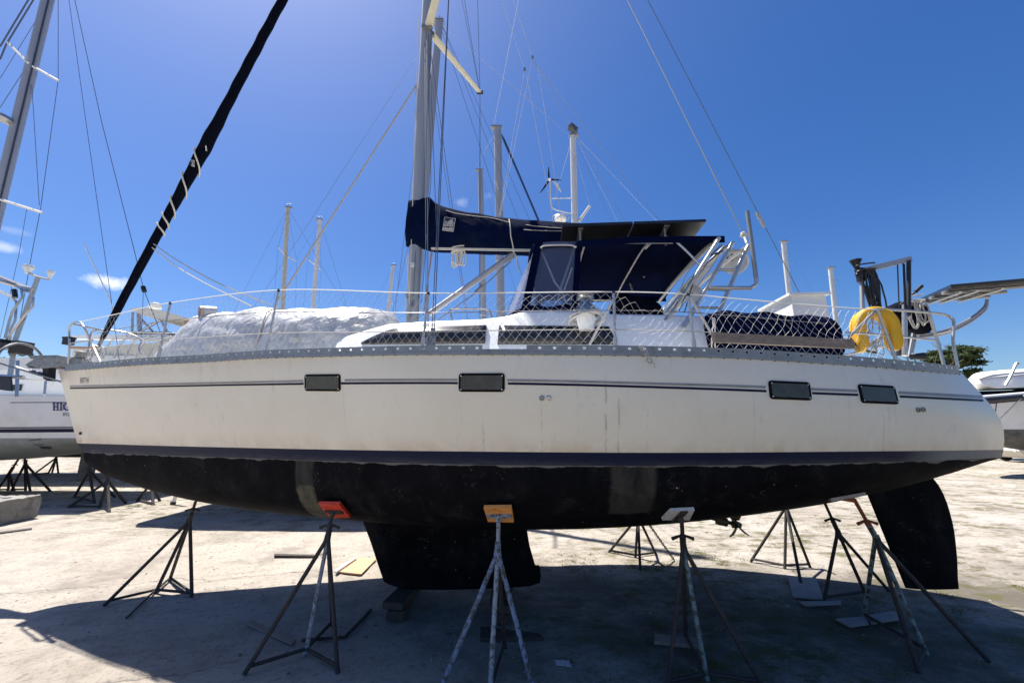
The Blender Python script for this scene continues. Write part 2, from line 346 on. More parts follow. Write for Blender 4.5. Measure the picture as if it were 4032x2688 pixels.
def av2(N, L, tc):
    q = N.new('ShaderNodeTexNoise'); q.inputs['Scale'].default_value = 6; q.inputs['Detail'].default_value = 4; L.new(tc, q.inputs['Vector'])
    m = N.new('ShaderNodeMixRGB'); m.inputs[0].default_value = .12; L.new(tc, m.inputs[1]); L.new(q.outputs['Color'], m.inputs[2]); return m.outputs[0]
def groundmat():
    m, N, L, P = newmat('dusty limestone hardstanding')
    tc = N.new('ShaderNodeTexCoord').outputs['Object']
    a = nse(N, L, .32, 7, .62, tc); c = rampv(N, L, a, [(.3, (0.332, 0.290, 0.243)), (.5, (0.395, 0.353, 0.303)), (.7, (0.445, 0.405, 0.356))])
    d = nse(N, L, 1.1, 9, .7, tc); c = mixc(N, L, rampv(N, L, d, [(.48, 0), (.64, .62)]), c, (0.181, 0.157, 0.134))
    e = nse(N, L, 15, 9, .8, tc); c = mixc(N, L, rampv(N, L, e, [(.53, 0), (.62, .7)]), c, (0.161, 0.137, 0.114))
    e2 = nse(N, L, 70, 4, .7, tc); c = mixc(N, L, rampv(N, L, e2, [(.56, 0), (.72, .5)]), c, (0.423, 0.395, 0.360))
    v = N.new('ShaderNodeTexVoronoi'); v.inputs['Scale'].default_value = 24; L.new(tc, v.inputs['Vector'])
    c = mixc(N, L, mth(N, L, 'MULTIPLY', rampv(N, L, v.outputs['Distance'], [(.10, 1), (.2, 0)]), rampv(N, L, nse(N, L, 1.8, 4, .6, tc), [(.48, 0), (.6, .7)])), c, (0.147, 0.127, 0.111))
    mp2 = N.new('ShaderNodeMapping'); mp2.inputs['Rotation'].default_value = (0, 0, R(-24)); L.new(tc, mp2.inputs[0])
    stk = nse(N, L, 2.4, 9, .75, mp2.outputs[0], (.22, 2.6, 1)); c = mixc(N, L, rampv(N, L, stk, [(.52, 0), (.64, .28)]), c, (0.144, 0.124, 0.104))
    v2 = N.new('ShaderNodeTexVoronoi'); v2.inputs['Scale'].default_value = 5.5; L.new(av2(N, L, tc), v2.inputs['Vector'])
    c = mixc(N, L, mth(N, L, 'MULTIPLY', rampv(N, L, v2.outputs['Distance'], [(.07, 1), (.16, 0)]), rampv(N, L, nse(N, L, 2.6, 5, .7, tc), [(.44, 0), (.56, .8)])), c, (0.074, 0.064, 0.054))
    # two long wandering cracks in the slab, left side
    sx = N.new('ShaderNodeSeparateXYZ'); L.new(tc, sx.inputs[0]); cr = None
    for (x0, y0, slope, amp, lo, hi) in ((-4.6, 6.35, .22, .5, -9, -2.6), (-3.2, 4.05, .30, .35, -6.5, -2.0), (-5.5, 9.2, .05, .6, -12, -1.0)):
        w_ = N.new('ShaderNodeTexNoise'); w_.noise_dimensions = '1D'; w_.inputs['Scale'].default_value = 1.3; w_.inputs['Detail'].default_value = 8; w_.inputs['Roughness'].default_value = .65
        L.new(mth(N, L, 'ADD', sx.outputs[0], x0*3.7), w_.inputs['W'])
        yl = mth(N, L, 'ADD', mth(N, L, 'MULTIPLY', mth(N, L, 'SUBTRACT', sx.outputs[0], x0), slope), mth(N, L, 'MULTIPLY', mth(N, L, 'SUBTRACT', w_.outputs['Fac'], .5), amp))
        d_ = mth(N, L, 'ABSOLUTE', mth(N, L, 'SUBTRACT', mth(N, L, 'SUBTRACT', sx.outputs[1], y0), yl))
        e_ = rampv(N, L, d_, [(.002, 1), (.012, 0)])
        mr = N.new('ShaderNodeMapRange'); mr.inputs[1].default_value = hi; mr.inputs[2].default_value = hi-.6; L.new(sx.outputs[0], mr.inputs[0])
        e_ = mth(N, L, 'MULTIPLY', e_, mr.outputs[0]); cr = e_ if cr is None else mth(N, L, 'MAXIMUM', cr, e_)
    crack = mth(N, L, 'MULTIPLY', cr, .6)
    c = mixc(N, L, crack, c, (0.134, 0.117, 0.104))
    # weeds and moss in the gravel, right and rear
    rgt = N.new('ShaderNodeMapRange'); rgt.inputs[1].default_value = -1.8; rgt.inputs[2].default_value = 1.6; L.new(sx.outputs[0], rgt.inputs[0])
    far = N.new('ShaderNodeMapRange'); far.inputs[1].default_value = 8.0; far.inputs[2].default_value = 11.0; L.new(sx.outputs[1], far.inputs[0])
    rg = mth(N, L, 'MAXIMUM', rgt.outputs[0], far.outputs[0])
    g1 = rampv(N, L, nse(N, L, .55, 5, .6, tc), [(.40, 0), (.54, 1)])
    g2 = rampv(N, L, nse(N, L, 3.2, 8, .75, tc, (.7, 1.3, 1)), [(.49, 0), (.57, 1)])
    g = mth(N, L, 'MULTIPLY', mth(N, L, 'MULTIPLY', g1, g2), rg)
    soil_shade = mth(N, L, 'MULTIPLY', rampv(N, L, nse(N, L, .9, 8, .72, tc), [(.36, .15), (.56, .9)]), rgt.outputs[0])  # dark soil patches, coverage widened to paint the shade under the hull deeper
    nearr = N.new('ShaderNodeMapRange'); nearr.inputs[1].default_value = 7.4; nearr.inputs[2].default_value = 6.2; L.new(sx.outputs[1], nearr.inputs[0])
    c = mixc(N, L, mth(N, L, 'MULTIPLY', soil_shade, nearr.outputs[0]), c, (.115, .10, .080))
    c = mixc(N, L, mth(N, L, 'MULTIPLY', g, .85), c, (.105, .10, .040))
    L.new(c, P.inputs['Base Color']); P.inputs['Roughness'].default_value = .95; P.inputs['Specular IOR Level'].default_value = .2
    h = mth(N, L, 'ADD', mth(N, L, 'MULTIPLY', e, .6), mth(N, L, 'MULTIPLY', nse(N, L, 55, 6, .7, tc), .4))
    h = mth(N, L, 'SUBTRACT', h, mth(N, L, 'MULTIPLY', crack, .6))
    bumpn(N, L, P, h, .9, .03); return m
def tarpmat():
    m, N, L, P = newmat('silver grey tarpaulin')
    a = nse(N, L, 3, 5, .6); c = rampv(N, L, a, [(.3, (.47, .47, .47)), (.7, (.60, .60, .595))])
    c = mixc(N, L, rampv(N, L, nse(N, L, 1.3, 7, .7), [(.55, 0), (.72, .5)]), c, (.42, .37, .29))
    L.new(c, P.inputs['Base Color']); P.inputs['Roughness'].default_value = .38; P.inputs['Metallic'].default_value = .15
    v = N.new('ShaderNodeTexVoronoi'); v.feature = 'DISTANCE_TO_EDGE'; v.inputs['Scale'].default_value = 6
    wq = N.new('ShaderNodeTexNoise'); wq.inputs['Scale'].default_value = 2.5; wq.inputs['Detail'].default_value = 4
    tc = N.new('ShaderNodeTexCoord').outputs['Object']; L.new(tc, wq.inputs['Vector'])
    av = N.new('ShaderNodeMixRGB'); av.inputs[0].default_value = .4; L.new(tc, av.inputs[1]); L.new(wq.outputs['Color'], av.inputs[2]); L.new(av.outputs[0], v.inputs['Vector'])
    h = mth(N, L, 'ADD', mth(N, L, 'MULTIPLY', v.outputs['Distance'], 1.2), nse(N, L, 7, 5, .55))
    bumpn(N, L, P, h, .45, .05); return m
def leafmat(name, a, b):
    m, N, L, P = newmat(name)
    c = rampv(N, L, nse(N, L, 1.2, 4, .6), [(.3, a), (.7, b)]); L.new(c, P.inputs['Base Color']); P.inputs['Roughness'].default_value = .6
    P.inputs['Specular IOR Level'].default_value = .25
    t = N.new('ShaderNodeBsdfTranslucent'); L.new(c, t.inputs[0]); mx = N.new('ShaderNodeMixShader'); mx.inputs[0].default_value = .35
    L.new(P.outputs[0], mx.inputs[1]); L.new(t.outputs[0], mx.inputs[2]); L.new(mx.outputs[0], N['Material Output'].inputs[0]); return m
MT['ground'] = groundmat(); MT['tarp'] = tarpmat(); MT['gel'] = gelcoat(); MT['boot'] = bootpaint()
MT['grass'] = leafmat('weed blades', (.07, .085, .025), (.17, .16, .06)); MT['leaf'] = leafmat('tree leaves', (.03, .05, .018), (.085, .11, .04))

# ---------------------------------------------------------------- small clouds in the sky (fixed directions)
def clouds():
    tc = wn.new('ShaderNodeTexCoord').outputs['Generated']; col = hs.outputs[0]
    nz = wn.new('ShaderNodeTexNoise'); nz.inputs['Scale'].default_value = 34; nz.inputs['Detail'].default_value = 7; nz.inputs['Roughness'].default_value = .62; wl.new(tc, nz.inputs['Vector'])
    for px, py, a, b, s in ((400, 1105, .036, .017, .85), (20, 975, .024, .009, .4), (45, 905, .03, .006, .12), (1815, 795, .02, .012, .16), (1925, 770, .014, .01, .1)):
        c = Vector(ray(px, py)).normalized(); e1 = c.cross(Vector((0, 0, 1))).normalized(); e2 = e1.cross(c)
        def dot(v):
            n = wn.new('ShaderNodeVectorMath'); n.operation = 'DOT_PRODUCT'; wl.new(tc, n.inputs[0]); n.inputs[1].default_value = v; return n.outputs['Value']
        u = mth(wn, wl, 'POWER', mth(wn, wl, 'ABSOLUTE', mth(wn, wl, 'DIVIDE', dot(e1), a)), 2.0)
        v = mth(wn, wl, 'POWER', mth(wn, wl, 'ABSOLUTE', mth(wn, wl, 'DIVIDE', dot(e2), b)), 2.0)
        r = mth(wn, wl, 'SQRT', mth(wn, wl, 'ADD', u, v))
        f = mth(wn, wl, 'SUBTRACT', mth(wn, wl, 'ADD', mth(wn, wl, 'MULTIPLY', nz.outputs['Fac'], 2.2), -.10), r)
        f = mth(wn, wl, 'MULTIPLY', rampv(wn, wl, f, [(.0, 0), (.9, 1)]), s)
        f = mth(wn, wl, 'MULTIPLY', f, rampv(wn, wl, dot(c), [(.9, 0), (.95, 1)]))
        col = mixc(wn, wl, f, col, (9.0, 9.2, 9.6))
    wl.new(col, bg.inputs['Color'])
clouds()

# ================================================================= ground
def fbm(x, y, s, o=4):
    return mnoise.fractal(Vector((x*s, y*s, 3.7)), 1.0, 2.0, o)
def ground_h(x, y): return .012*fbm(x, y, .9)+.006*fbm(x+31, y, 4.0, 3)
def make_ground():
    xs = np.concatenate([-np.geomspace(600, 9.2, 26), np.arange(-9, 9.01, .07), np.geomspace(9.2, 600, 26)])
    ys = np.concatenate([-np.geomspace(300, 1.2, 14), np.arange(-.9, 12.01, .07), np.geomspace(12.3, 900, 40)])
    P = []
    for y in ys:
        row = []
        for x in xs:
            near = abs(x) < 9.1 and -1 < y < 12.1
            row.append((x, y, (ground_h(x, y)-.012) if near else -.012+.01*fbm(x, y, .3, 2)))
        P.append(row)
    mb = MB(); mb.grid(P)
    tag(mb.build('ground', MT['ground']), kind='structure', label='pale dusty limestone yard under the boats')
make_ground()

# ================================================================= the yacht
YROT = -PSI
yacht = thing('sailing_yacht', O, 'large cream hulled sloop with navy canvas, propped on jack stands across the whole picture', 'sailboat', rz=YROT)
T0 = (0, 0, 0)
sheer_px = spl([200, 250, 325, 529, 829, 1000, 1283, 1602, 1900, 2010, 2469, 3000, 3200, 3400, 3571, 3789, 3900], [1459, 1455, 1449, 1432, 1417, 1405, 1396, 1389, 1387.5, 1387.5, 1391, 1407, 1420, 1433, 1447, 1467, 1477])
wl_px = spl([250, 317, 630, 1000, 1400, 1900, 2400, 2800, 3300, 3945, 4000], [1744, 1745, 1754, 1763, 1771, 1777, 1781, 1781, 1777, 1770, 1769])
bb_px = spl([250, 340, 630, 1000, 1400, 1900, 2400, 2800, 3300, 3700, 3935, 4000], [1778, 1780, 1791, 1803, 1817, 1829, 1833, 1831, 1822, 1811, 1801, 1799])
NT = 72
ts = np.array([(k/NT)**1.25 for k in range(NT+1)])
Bs = spl([0, .03, .08, .15, .22, .29, .4, .5, .6, .7, .8, .9, .96, 1.0], [.03, .19, .43, .73, .98, 1.22, 1.62, 1.93, 2.10, 2.10, 1.93, 1.58, 1.28, .98])
kw = spl([0, .1, .25, .5, .75, 1.0], [.55, .70, .84, .925, .93, .92])
XB, XS = -6.72, B(3786, 1466, -.98)[0]
XWE, XBE = B(3946, 1750, -.90)[0], B(3934, 1794, -.84)[0]
def solve(x, b, tab):
    z = 2.3
    for _ in range(12):
        px, py = proj(toW((x, -b, z))); q = B(px, tab(px), -b); z = q[2]
    return z
rowS, rowW, rowB = [], [], []
for t in ts:
    b = Bs(t); x = XB+(XS-XB)*t; rowS.append(V(x, b, solve(x, b, sheer_px)))
    b = Bs(t)*kw(t); x = -6.19+(XWE+6.19)*t; rowW.append(V(x, b, solve(x, b, wl_px)))
    b = Bs(t)*kw(t)*(.985-.03*t); x = -6.07+(XBE+6.07)*t; rowB.append(V(x, b, solve(x, b, bb_px)))
zk = spl([-6.1, -5.8, -5.2, -4.3, -3.2, -2, -.8, .4, 1.6, 2.6, 3.5, 4.3, 4.8, 5.1], [1.66, 1.50, 1.32, 1.15, 1.04, .985, .955, .96, 1.02, 1.115, 1.24, 1.44, 1.62, 1.74])
tr_x = spl([0, .3, .55, .8, 1.0], [0, .4*(XWE-XS), .77*(XWE-XS), .97*(XWE-XS), XWE-XS])                # reverse transom profile
def section(i):
    t = ts[i]; S, W_, Bo = rowS[i], rowW[i], rowB[i]; pts = []
    up = []
    for v in np.linspace(0, 1, 9):
        p = S*(1-v)+W_*v; p[1] += .06*math.sin(math.pi*v)*min(1, t*6)*(S[1] > .1)
        e = max(0, (t-.8)/.2)**2
        p[0] = (S[0]+(W_[0]-S[0])*v)*(1-e)+e*(S[0]+tr_x(v))
        pts.append(p)
    n1 = len(pts)
    pts.append(Bo)
    xk = -6.03+(XBE-.12+6.03)*t
    K = V(xk, 0, zk(xk)); dep = max(.02, Bo[2]-K[2])
    ex = 2/(1.75+.55*math.sin(math.pi*min(1, t*1.1+.05)))
    for k in range(1, 13):
        ph = math.pi/2*k/12
        yy = Bo[1]*max(0, math.cos(ph))**ex; fr = math.sin(ph)**ex
        pts.append(V(Bo[0]+(K[0]-Bo[0])*fr, yy, Bo[2]-dep*fr))
    return pts, n1
secs = [section(i)[0] for i in range(NT+1)]; N1 = 9; NS = len(secs[0])
hmb = MB(); mats_row = [0]*(N1-1)+[1]+[2]*(NS-N1-1)
P = []
for sct in secs:
    near = [V(p[0], -p[1], p[2]) for p in sct]; farr = [p for p in sct[::-1]][1:]
    P.append(near+farr)
W2 = len(P[0])
flat = [q for row in P for q in row]; hmb.v = [tuple(q) for q in flat]
for i in range(NT):
    for j in range(W2-1):
        jj = j if j < NS-1 else W2-2-j
        hmb.f.append((i*W2+j, (i+1)*W2+j, (i+1)*W2+j+1, i*W2+j+1)); hmb.mi.append(mats_row[jj])
# transom: slightly domed closing surface
last = P[-1]; m2 = len(last)
for k in range(NS-1):
    a, b_ = NT*W2+k, NT*W2+k+1; c_, d_ = NT*W2+W2-2-k, NT*W2+W2-1-k
    hmb.f.append((a, d_, c_, b_) if c_ != b_ else (a, d_, b_)); hmb.mi.append(mats_row[k])
X1, X2 = B(1135, 1850, -1.55)[0], B(2488, 1860, -1.85)[0]
MT['anti'] = antifoul(X1, X2)
hull = hmb.build('hull', [MT['gel'], MT['boot'], MT['anti']], yacht)
aup, agi = [], []
for i in range(NT+1):
    g = [0.0]*NS; 
    for j in range(N1, NS): g[j] = 0 if j == N1 else g[j-1]+float(np.linalg.norm(secs[i][j]-secs[i][j-1]))
    u = [max(0, secs[i][j][2]-secs[i][N1-1][2]) for j in range(NS)]
    g[N1-1] = -1.0
    aup += u+u[::-1][1:]; agi += g+g[::-1][1:]
A = hull.data.attributes.new('up', 'FLOAT', 'POINT'); A.data.foreach_set('value', aup)
A = hull.data.attributes.new('girth', 'FLOAT', 'POINT'); A.data.foreach_set('value', agi)
hbvh = BVHTree.FromPolygons([Vector(v) for v in hmb.v], hmb.f)
CL = Vector(toL(CAM))
def hit(px, py, bvh=hbvh, off=.004):
    l = Vector(B(px, py, 0)); d = (l-CL).normalized()
    p, n, _, _ = bvh.ray_cast(CL, d)
    if p is None: return None
    if n.dot(d) > 0: n = -n
    return np.array(p+n*off), np.array(n)
def BE(px, py, ins=.05, it=10):                                            # point above the deck edge, inset from it
    p = B(px, py, -1.2)
    for _ in range(it): p = B(px, py, -(max(.05, bsheer(p[0])-ins)))
    return p
# deck
dk = MB(); dk.grid([[V(S[0], S[1]*u, S[2]-.015+.05*(1-u*u)) for u in np.linspace(-.995, .995, 9)] for S in rowS]); dk.build('deck', MT['deck'], yacht)
zdeck = lambda x: float(np.interp(x, [s[0] for s in rowS], [s[2] for s in rowS]))
bsheer = lambda x: float(np.interp(x, [s[0] for s in rowS], [s[1] for s in rowS]))

# stripes along the topsides
def hullstrip(name, topy, boty, x0, x1, mat_, gaps=()):
    segs, cur = [], []
    for px in np.linspace(x0, x1, 220):
        if any(a < px < b for a, b in gaps):
            if len(cur) > 1: segs.append(cur)
            cur = []; continue
        a, b = hit(px, topy(px)), hit(px, boty(px))
        if a is None or b is None: continue
        cur.append((a[0], b[0]))
    if len(cur) > 1: segs.append(cur)
    mb = MB()
    for sg in segs: mb.grid([[s[0] for s in sg], [s[1] for s in sg]], flip=False)
    return mb.build(name, mat_, yacht)
sxs = [270, 1000, 1340, 1800, 2000, 2600, 3020, 3200, 3540, 3880]
g_t = spl(sxs, [1517, 1500, 1492.5, 1491, 1492, 1506, 1519, 1527, 1540, 1558]); g_b = spl(sxs, [1523, 1507, 1500.5, 1499.5, 1500.5, 1515, 1529, 1537, 1551, 1569])
n_t = spl(sxs, [1525, 1510, 1504.5, 1503.5, 1505, 1520, 1535, 1543, 1556, 1573]); n_b = spl(sxs, [1531, 1517, 1513, 1512, 1514, 1529, 1544, 1552, 1565, 1581])
PORTS = [(1200, 1340, 1473, 1539, 0), (1806, 1986, 1469, 1542, 0), (3029, 3191, 1501, 1573, 7), (3386, 3529, 1516, 1588, 7)]
gaps = [(a-2, b+2) for a, b, *_ in PORTS]
hullstrip('hull_stripe', g_t, g_b, 276, 3866, MT['stripe_grey'], gaps)
hullstrip('hull_stripe', n_t, n_b, 277, 3870, MT['stripe_navy'], gaps)

def rrect(w, h, r, n=5):
    out = []
    for cx, cy, a0 in ((w/2-r, h/2-r, 0), (-w/2+r, h/2-r, 90), (-w/2+r, -h/2+r, 180), (w/2-r, -h/2+r, 270)):
        for k in range(n): a = R(a0+90*k/(n-1)); out.append((cx+r*math.cos(a), cy+r*math.sin(a)))
    return out
for (x0, x1, y0, y1, sk) in PORTS:                                         # dark rectangular portlights screwed to the topsides
    c, nrm = hit((x0+x1)/2, (y0+y1)/2); l, _ = hit(x0, (y0+y1)/2-sk/2); r_, _ = hit(x1, (y0+y1)/2+sk/2); tp, _ = hit((x0+x1)/2, y0); bt, _ = hit((x0+x1)/2, y1)
    ex = (r_-l); w = np.linalg.norm(ex); ex /= w; ey = tp-bt; ey -= ex*(ey@ex); h = np.linalg.norm(ey); ey /= h; nn = np.cross(ex, ey)
    if nn @ nrm < 0: nn = -nn
    pf = MB(); rings = []
    for (dw, dz) in ((0, -.03), (0, .004), (-.002, .006), (-.018, .006), (-.019, .0045)):
        rings.append([c+ex*a+ey*b+nn*dz for a, b in rrect(w+2*dw, h+2*dw, .028)])
    pf.grid(rings, wrap=True); pobj = pf.build('portlight', MT['portframe'], yacht)
    ln = MB(); q = [c+ex*a+ey*b+nn*.005 for a, b in rrect(w-.037, h-.040, .018)]; ln.add(q, [tuple(range(len(q)))]); ln.build('pane', MT['portlens'], pobj)
    for sx_ in (-1, 1):
        for sy_ in (-1, 1):
            sb = MB(); sb.lathe(c+ex*sx_*(w/2-.022)+ey*sy_*(h/2-.022)+nn*.005, [(.006, 0), (.007, .003), (.001, .005)], 8, nn); sb.build('screw', MT['steel'], pobj)
# through-hull fittings
for (px, py) in ((2133, 1567), (2160, 1567), (3613, 1613), (3633, 1612)):
    c, nrm = hit(px, py); f = MB(); f.lathe(c, [(.022, -.01), (.022, .008), (.014, .012), (.012, .004), (.001, .003)], 14, nrm)
    f.build('skin_fitting', MT['steel' if px in (2160,) else 'galv'], yacht)
c, nrm = hit(319, 1705); f = MB(); f.lathe(c, [(.02, -.02), (.02, .012), (.001, .02)], 10, nrm); f.build('bow_eye', MT['rust'], yacht)
# registration number, condensed sans figures
def textmesh(name, body, p, ex, ey, h, w, mat_, parent, ext=.0015):
    cu = bpy.data.curves.new(name, 'FONT'); cu.body = body; cu.size = 1; cu.extrude = 0
    tmp = bpy.data.objects.new(name+'_src', cu); COL.objects.link(tmp)
    dg = bpy.context.evaluated_depsgraph_get(); dg.update(); me = bpy.data.meshes.new_from_object(tmp.evaluated_get(dg))
    bpy.data.objects.remove(tmp); co = np.array([v.co[:] for v in me.vertices]); mn, mx = co.min(0), co.max(0)
    for v, q in zip(me.vertices, co):
        v.co = p+ex*((q[0]-mn[0])/(mx[0]-mn[0])*w)+ey*((q[1]-mn[1])/(mx[1]-mn[1])*h)
    me.materials.clear(); me.materials.append(mat_); me.name = name
    o = bpy.data.objects.new(name, me); COL.objects.link(o); o.parent = parent; return o
a, b_, c = hit(317, 1509, off=.003)[0], hit(350, 1508, off=.003)[0], hit(316, 1486, off=.003)[0]
textmesh('registration_number', '847734', a, (b_-a)/np.linalg.norm(b_-a), (c-a)/np.linalg.norm(c-a), np.linalg.norm(c-a), np.linalg.norm(b_-a), MT['text'], yacht)

# ---- keel, rudder, propeller
def foil(n=14):
    out = []
    for k in range(n):
        x = .5*(1-math.cos(math.pi*k/(n-1))); y = 5*.5*(.2969*math.sqrt(x)-.126*x-.3516*x*x+.2843*x**3-.1015*x**4)
        out.append((x, y))
    return [(x, y) for x, y in out]+[(x, -y) for x, y in out[::-1][1:-1]]
def foilloft(mb, stations):
    mb.loft([[V(x0+(x1-x0)*u, th*v*2, z) for u, v in foil()] for (x0, x1, z, th) in stations])
def deep(o):
    A = o.data.attributes.new('girth', 'FLOAT', 'POINT'); A.data.foreach_set('value', [1.0]*len(o.data.vertices)); return o
kb = MB(); foilloft(kb, [(-2.05, .10, 1.15, .30), (-1.98, .17, .95, .30), (-1.83, .22, .65, .26), (-1.70, .31, .35, .26), (-1.64, .35, .22, .34)])
foilloft(kb, [(-1.64, .34, .42, .20), (-1.66, .36, .30, .44), (-1.62, .34, .22, .54), (-1.55, .24, .185, .42), (-1.4, .05, .175, .2)])
deep(kb.build('keel', MT['anti'], yacht))
lead = spl([0, 1], [0, 1])
RZ, RX = zip(*sorted((B(x, y, 0)[2], B(x, y, 0)[0]) for x, y in ((3640, 1840), (3664, 1868), (3694, 1905), (3724, 1960), (3748, 2040), (3760, 2100), (3770, 2200), (3773, 2300)))); rd = []
for v in np.linspace(0, 1, 14):
    z = 1.62-(1.62-.27)*v
    x0 = np.interp(z, [.25, 1.36, 1.6], [4.60, 4.33, 4.28]); x1 = np.interp(z, RZ, RX)
    rd.append((x0, x1, z, .085))
rb = MB(); foilloft(rb, rd); deep(rb.build('rudder', MT['anti'], yacht))
pp = B(2893, 2062, 0); ps = B(2845, 2052, 0)
pb = MB(); pb.tube([ps-V(.9, 0, -.22), pp], .022, 8); pb.tube([pp-V(.02, 0, -.006), pp+V(.07, 0, -.016)], [.055, .03], 10); pb.box(ps+V(0, 0, .14), (.09, .03, .30)); pb.tube([ps-V(.07, 0, -.014), ps+V(.05, 0, -.01)], .05, 10)
prop = pb.build('propeller', MT['bronze'], yacht)
for a0 in (75, 195, 315):
    rows = []
    for k, rr_ in enumerate(np.linspace(.04, .25, 7)):
        w = .075*math.sin(math.pi*(.15+.85*k/6.6))+.012; tw = R(58-30*k/6)
        ca, sa = math.cos(R(a0)), math.sin(R(a0)); rad = V(0, ca, sa); tan = V(0, -sa, ca)
        rows.append([pp+rad*rr_+(V(1, 0, 0)*math.cos(tw)+tan*math.sin(tw))*w*u+V(.02, 0, 0) for u in np.linspace(-1, 1, 5)])
    bl = MB(); bl.grid(rows); o = bl.build('blade', MT['bronze'], prop); md = o.modifiers.new('s', 'SOLIDIFY'); md.thickness = .008

# ---- toe rail: slotted alloy extrusion along both deck edges, with bolts
def rail_path(side, x0, x1, n): return [V(x, side*(bsheer(x)+.004), zdeck(x)) for x in np.linspace(x0, x1, n)]
GATE = (B(1925, 1370, -1.95)[0], B(2062, 1370, -1.95)[0])
def toe_rail(side):
    mb = MB(); L0, L1 = -6.45, XS-.08
    Pth = rail_path(side, L0, L1, 260)
    def band(pts, z0, z1, th, yo=0):
        rows = []
        for p in pts:
            o = V(0, side*(th/2+yo), 0); i = V(0, side*(-th/2+yo), 0)
            rows.append([p+o+V(0, 0, z0), p+o+V(0, 0, z1), p+i+V(0, 0, z1), p+i+V(0, 0, z0)])
        mb.loft(rows)
    band(Pth, -.022, .002, .012, .006)
    band(Pth, .0, .030, .008)
    keep = [p for p in Pth if p[0] < GATE[0]], [p for p in Pth if p[0] > GATE[1]]
    for kp in keep:
        band(kp, .050, .066, .008)
        x = kp[0][0]; L = kp[-1][0]
        while x < L:
            xe = min(x+.100, L); q = [V(t, side*(bsheer(t)+.004), zdeck(t)) for t in (x, (x+xe)/2, xe)]
            band(q, .030, .050, .008); x = xe+.026
    o = mb.build('toe_rail', MT['alu_dull'], yacht); bm = MB()
    for x in np.arange(L0+.1, L1, .115):
        x += random.uniform(-.01, .01); bm.lathe(V(x, side*(bsheer(x)+.015), zdeck(x)-.026), [(.001, -.005), (.0048, -.002), (.0048, .002), (.001, .005)], 6, (0, side, 0))
    tag(bm.build('rail_bolts', MT['rust'], o), kind='stuff')
toe_rail(-1); toe_rail(1)

# ---- cabin
cab = [  # x, z top near side (from silhouette), half width base, half width top
    (B(1130, 1366, -1.15)[0], 0.02, 1.05, .95), (B(1300, 1330, -1.1)[0], B(1300, 1326, -1.1)[2], 1.12, 1.0), (B(1440, 1290, -1.1)[0], B(1440, 1291, -1.1)[2], 1.2, 1.06),
    (B(1530, 1272, -1.1)[0], B(1530, 1271, -1.1)[2], 1.24, 1.1), (B(1680, 1264, -1.1)[0], B(1680, 1263, -1.1)[2], 1.28, 1.12), (B(1900, 1258, -1.1)[0], B(1900, 1257, -1.1)[2], 1.32, 1.15),
    (B(1990, 1240, -1.1)[0], B(1990, 1246, -1.1)[2], 1.33, 1.15), (B(2060, 1226, -1.1)[0], B(2060, 1228, -1.1)[2], 1.34, 1.16), (B(2260, 1226, -1.1)[0], B(2260, 1228, -1.1)[2], 1.36, 1.18),
    (B(2420, 1242, -1.1)[0], B(2420, 1242, -1.1)[2], 1.38, 1.2), (B(2600, 1244, -1.15)[0], B(2600, 1243, -1.15)[2], 1.40, 1.24), (B(2780, 1252, -1.15)[0], B(2780, 1250, -1.15)[2], 1.38, 1.24), (B(2840, 1256, -1.15)[0]+.05, B(2840, 1280, -1.15)[2], 1.34, 1.2)]
cx_ = [c[0] for c in cab]; ct = lin(cx_, [max(c[1], 0) for c in cab]); cw0 = lin(cx_, [c[2] for c in cab]); cw1 = lin(cx_, [c[3] for c in cab])
rows = []
for x in np.linspace(cx_[0], cx_[-1], 60):
    zd = zdeck(x)-.02; zt = max(ct(x), zd+.02); h = zt-zd; r = min(.07, h*.6); w0, w1 = cw0(x), cw1(x); ring = []
    half = [(w0, zd), (w1+.02, zd+h-r)]+[(w1-r+r*math.cos(a)+.012, zt-r+r*math.sin(a)) for a in np.linspace(.15, math.pi/2, 5)]+[(w1*.6, zt+.035), (w1*.25, zt+.05)]
    rows.append([V(x, -y, z) for y, z in half]+[V(x, y, z) for y, z in half[::-1]])
cb = MB(); cb.loft(rows); cabin = cb.build('cabin', MT['white'], yacht)
cbvh = BVHTree.FromPolygons([Vector(v) for v in cb.v], cb.f)
def pane(pxs, mat_, parent, name, off=.006, th=.01):
    P_ = [hit(x, y, cbvh, off) for x, y in pxs]; P_ = [p[0] for p in P_ if p is not None]
    if len(P_) < 3: return
    mb = MB(); mb.plate(P_, th); return mb.build(name, mat_, parent, smooth=False)
def densify(pxs, n=6):
    out = []
    for i in range(len(pxs)):
        a, b = np.array(pxs[i], float), np.array(pxs[(i+1) % len(pxs)], float)
        out += [tuple(a+(b-a)*k/n) for k in range(n)]
    return out
def pane2(up, dn, mat_, parent, name):                                     # window strip that follows the cabin side
    r1 = [hit(x, y, cbvh, .008)[0] for x, y in up]; r2 = [hit(x, y, cbvh, .008)[0] for x, y in dn]
    mb = MB(); mb.grid([r1, [(a+b)/2 for a, b in zip(r1, r2)], r2]); o = mb.build(name, mat_, parent); md = o.modifiers.new('s', 'SOLIDIFY'); md.thickness = .012; md.offset = 0; return o
wx = np.linspace(1424, 1910, 20); wtop = lin([1424, 1470, 1540, 1620, 1916], [1350, 1326, 1298, 1291, 1282])
pane2([(x+ (6 if x > 1850 else 0)*(x-1850)/60, wtop(x)) for x in wx], [(x, 1356-.006*(x-1424)) for x in wx], MT['acrylic'], cabin, 'cabin_window')
wx = np.linspace(0, 1, 16)
pane2([(1966+u*430, 1283+u*4) for u in wx], [(1959+u*472, 1356) for u in wx], MT['acrylic'], cabin, 'cabin_window')
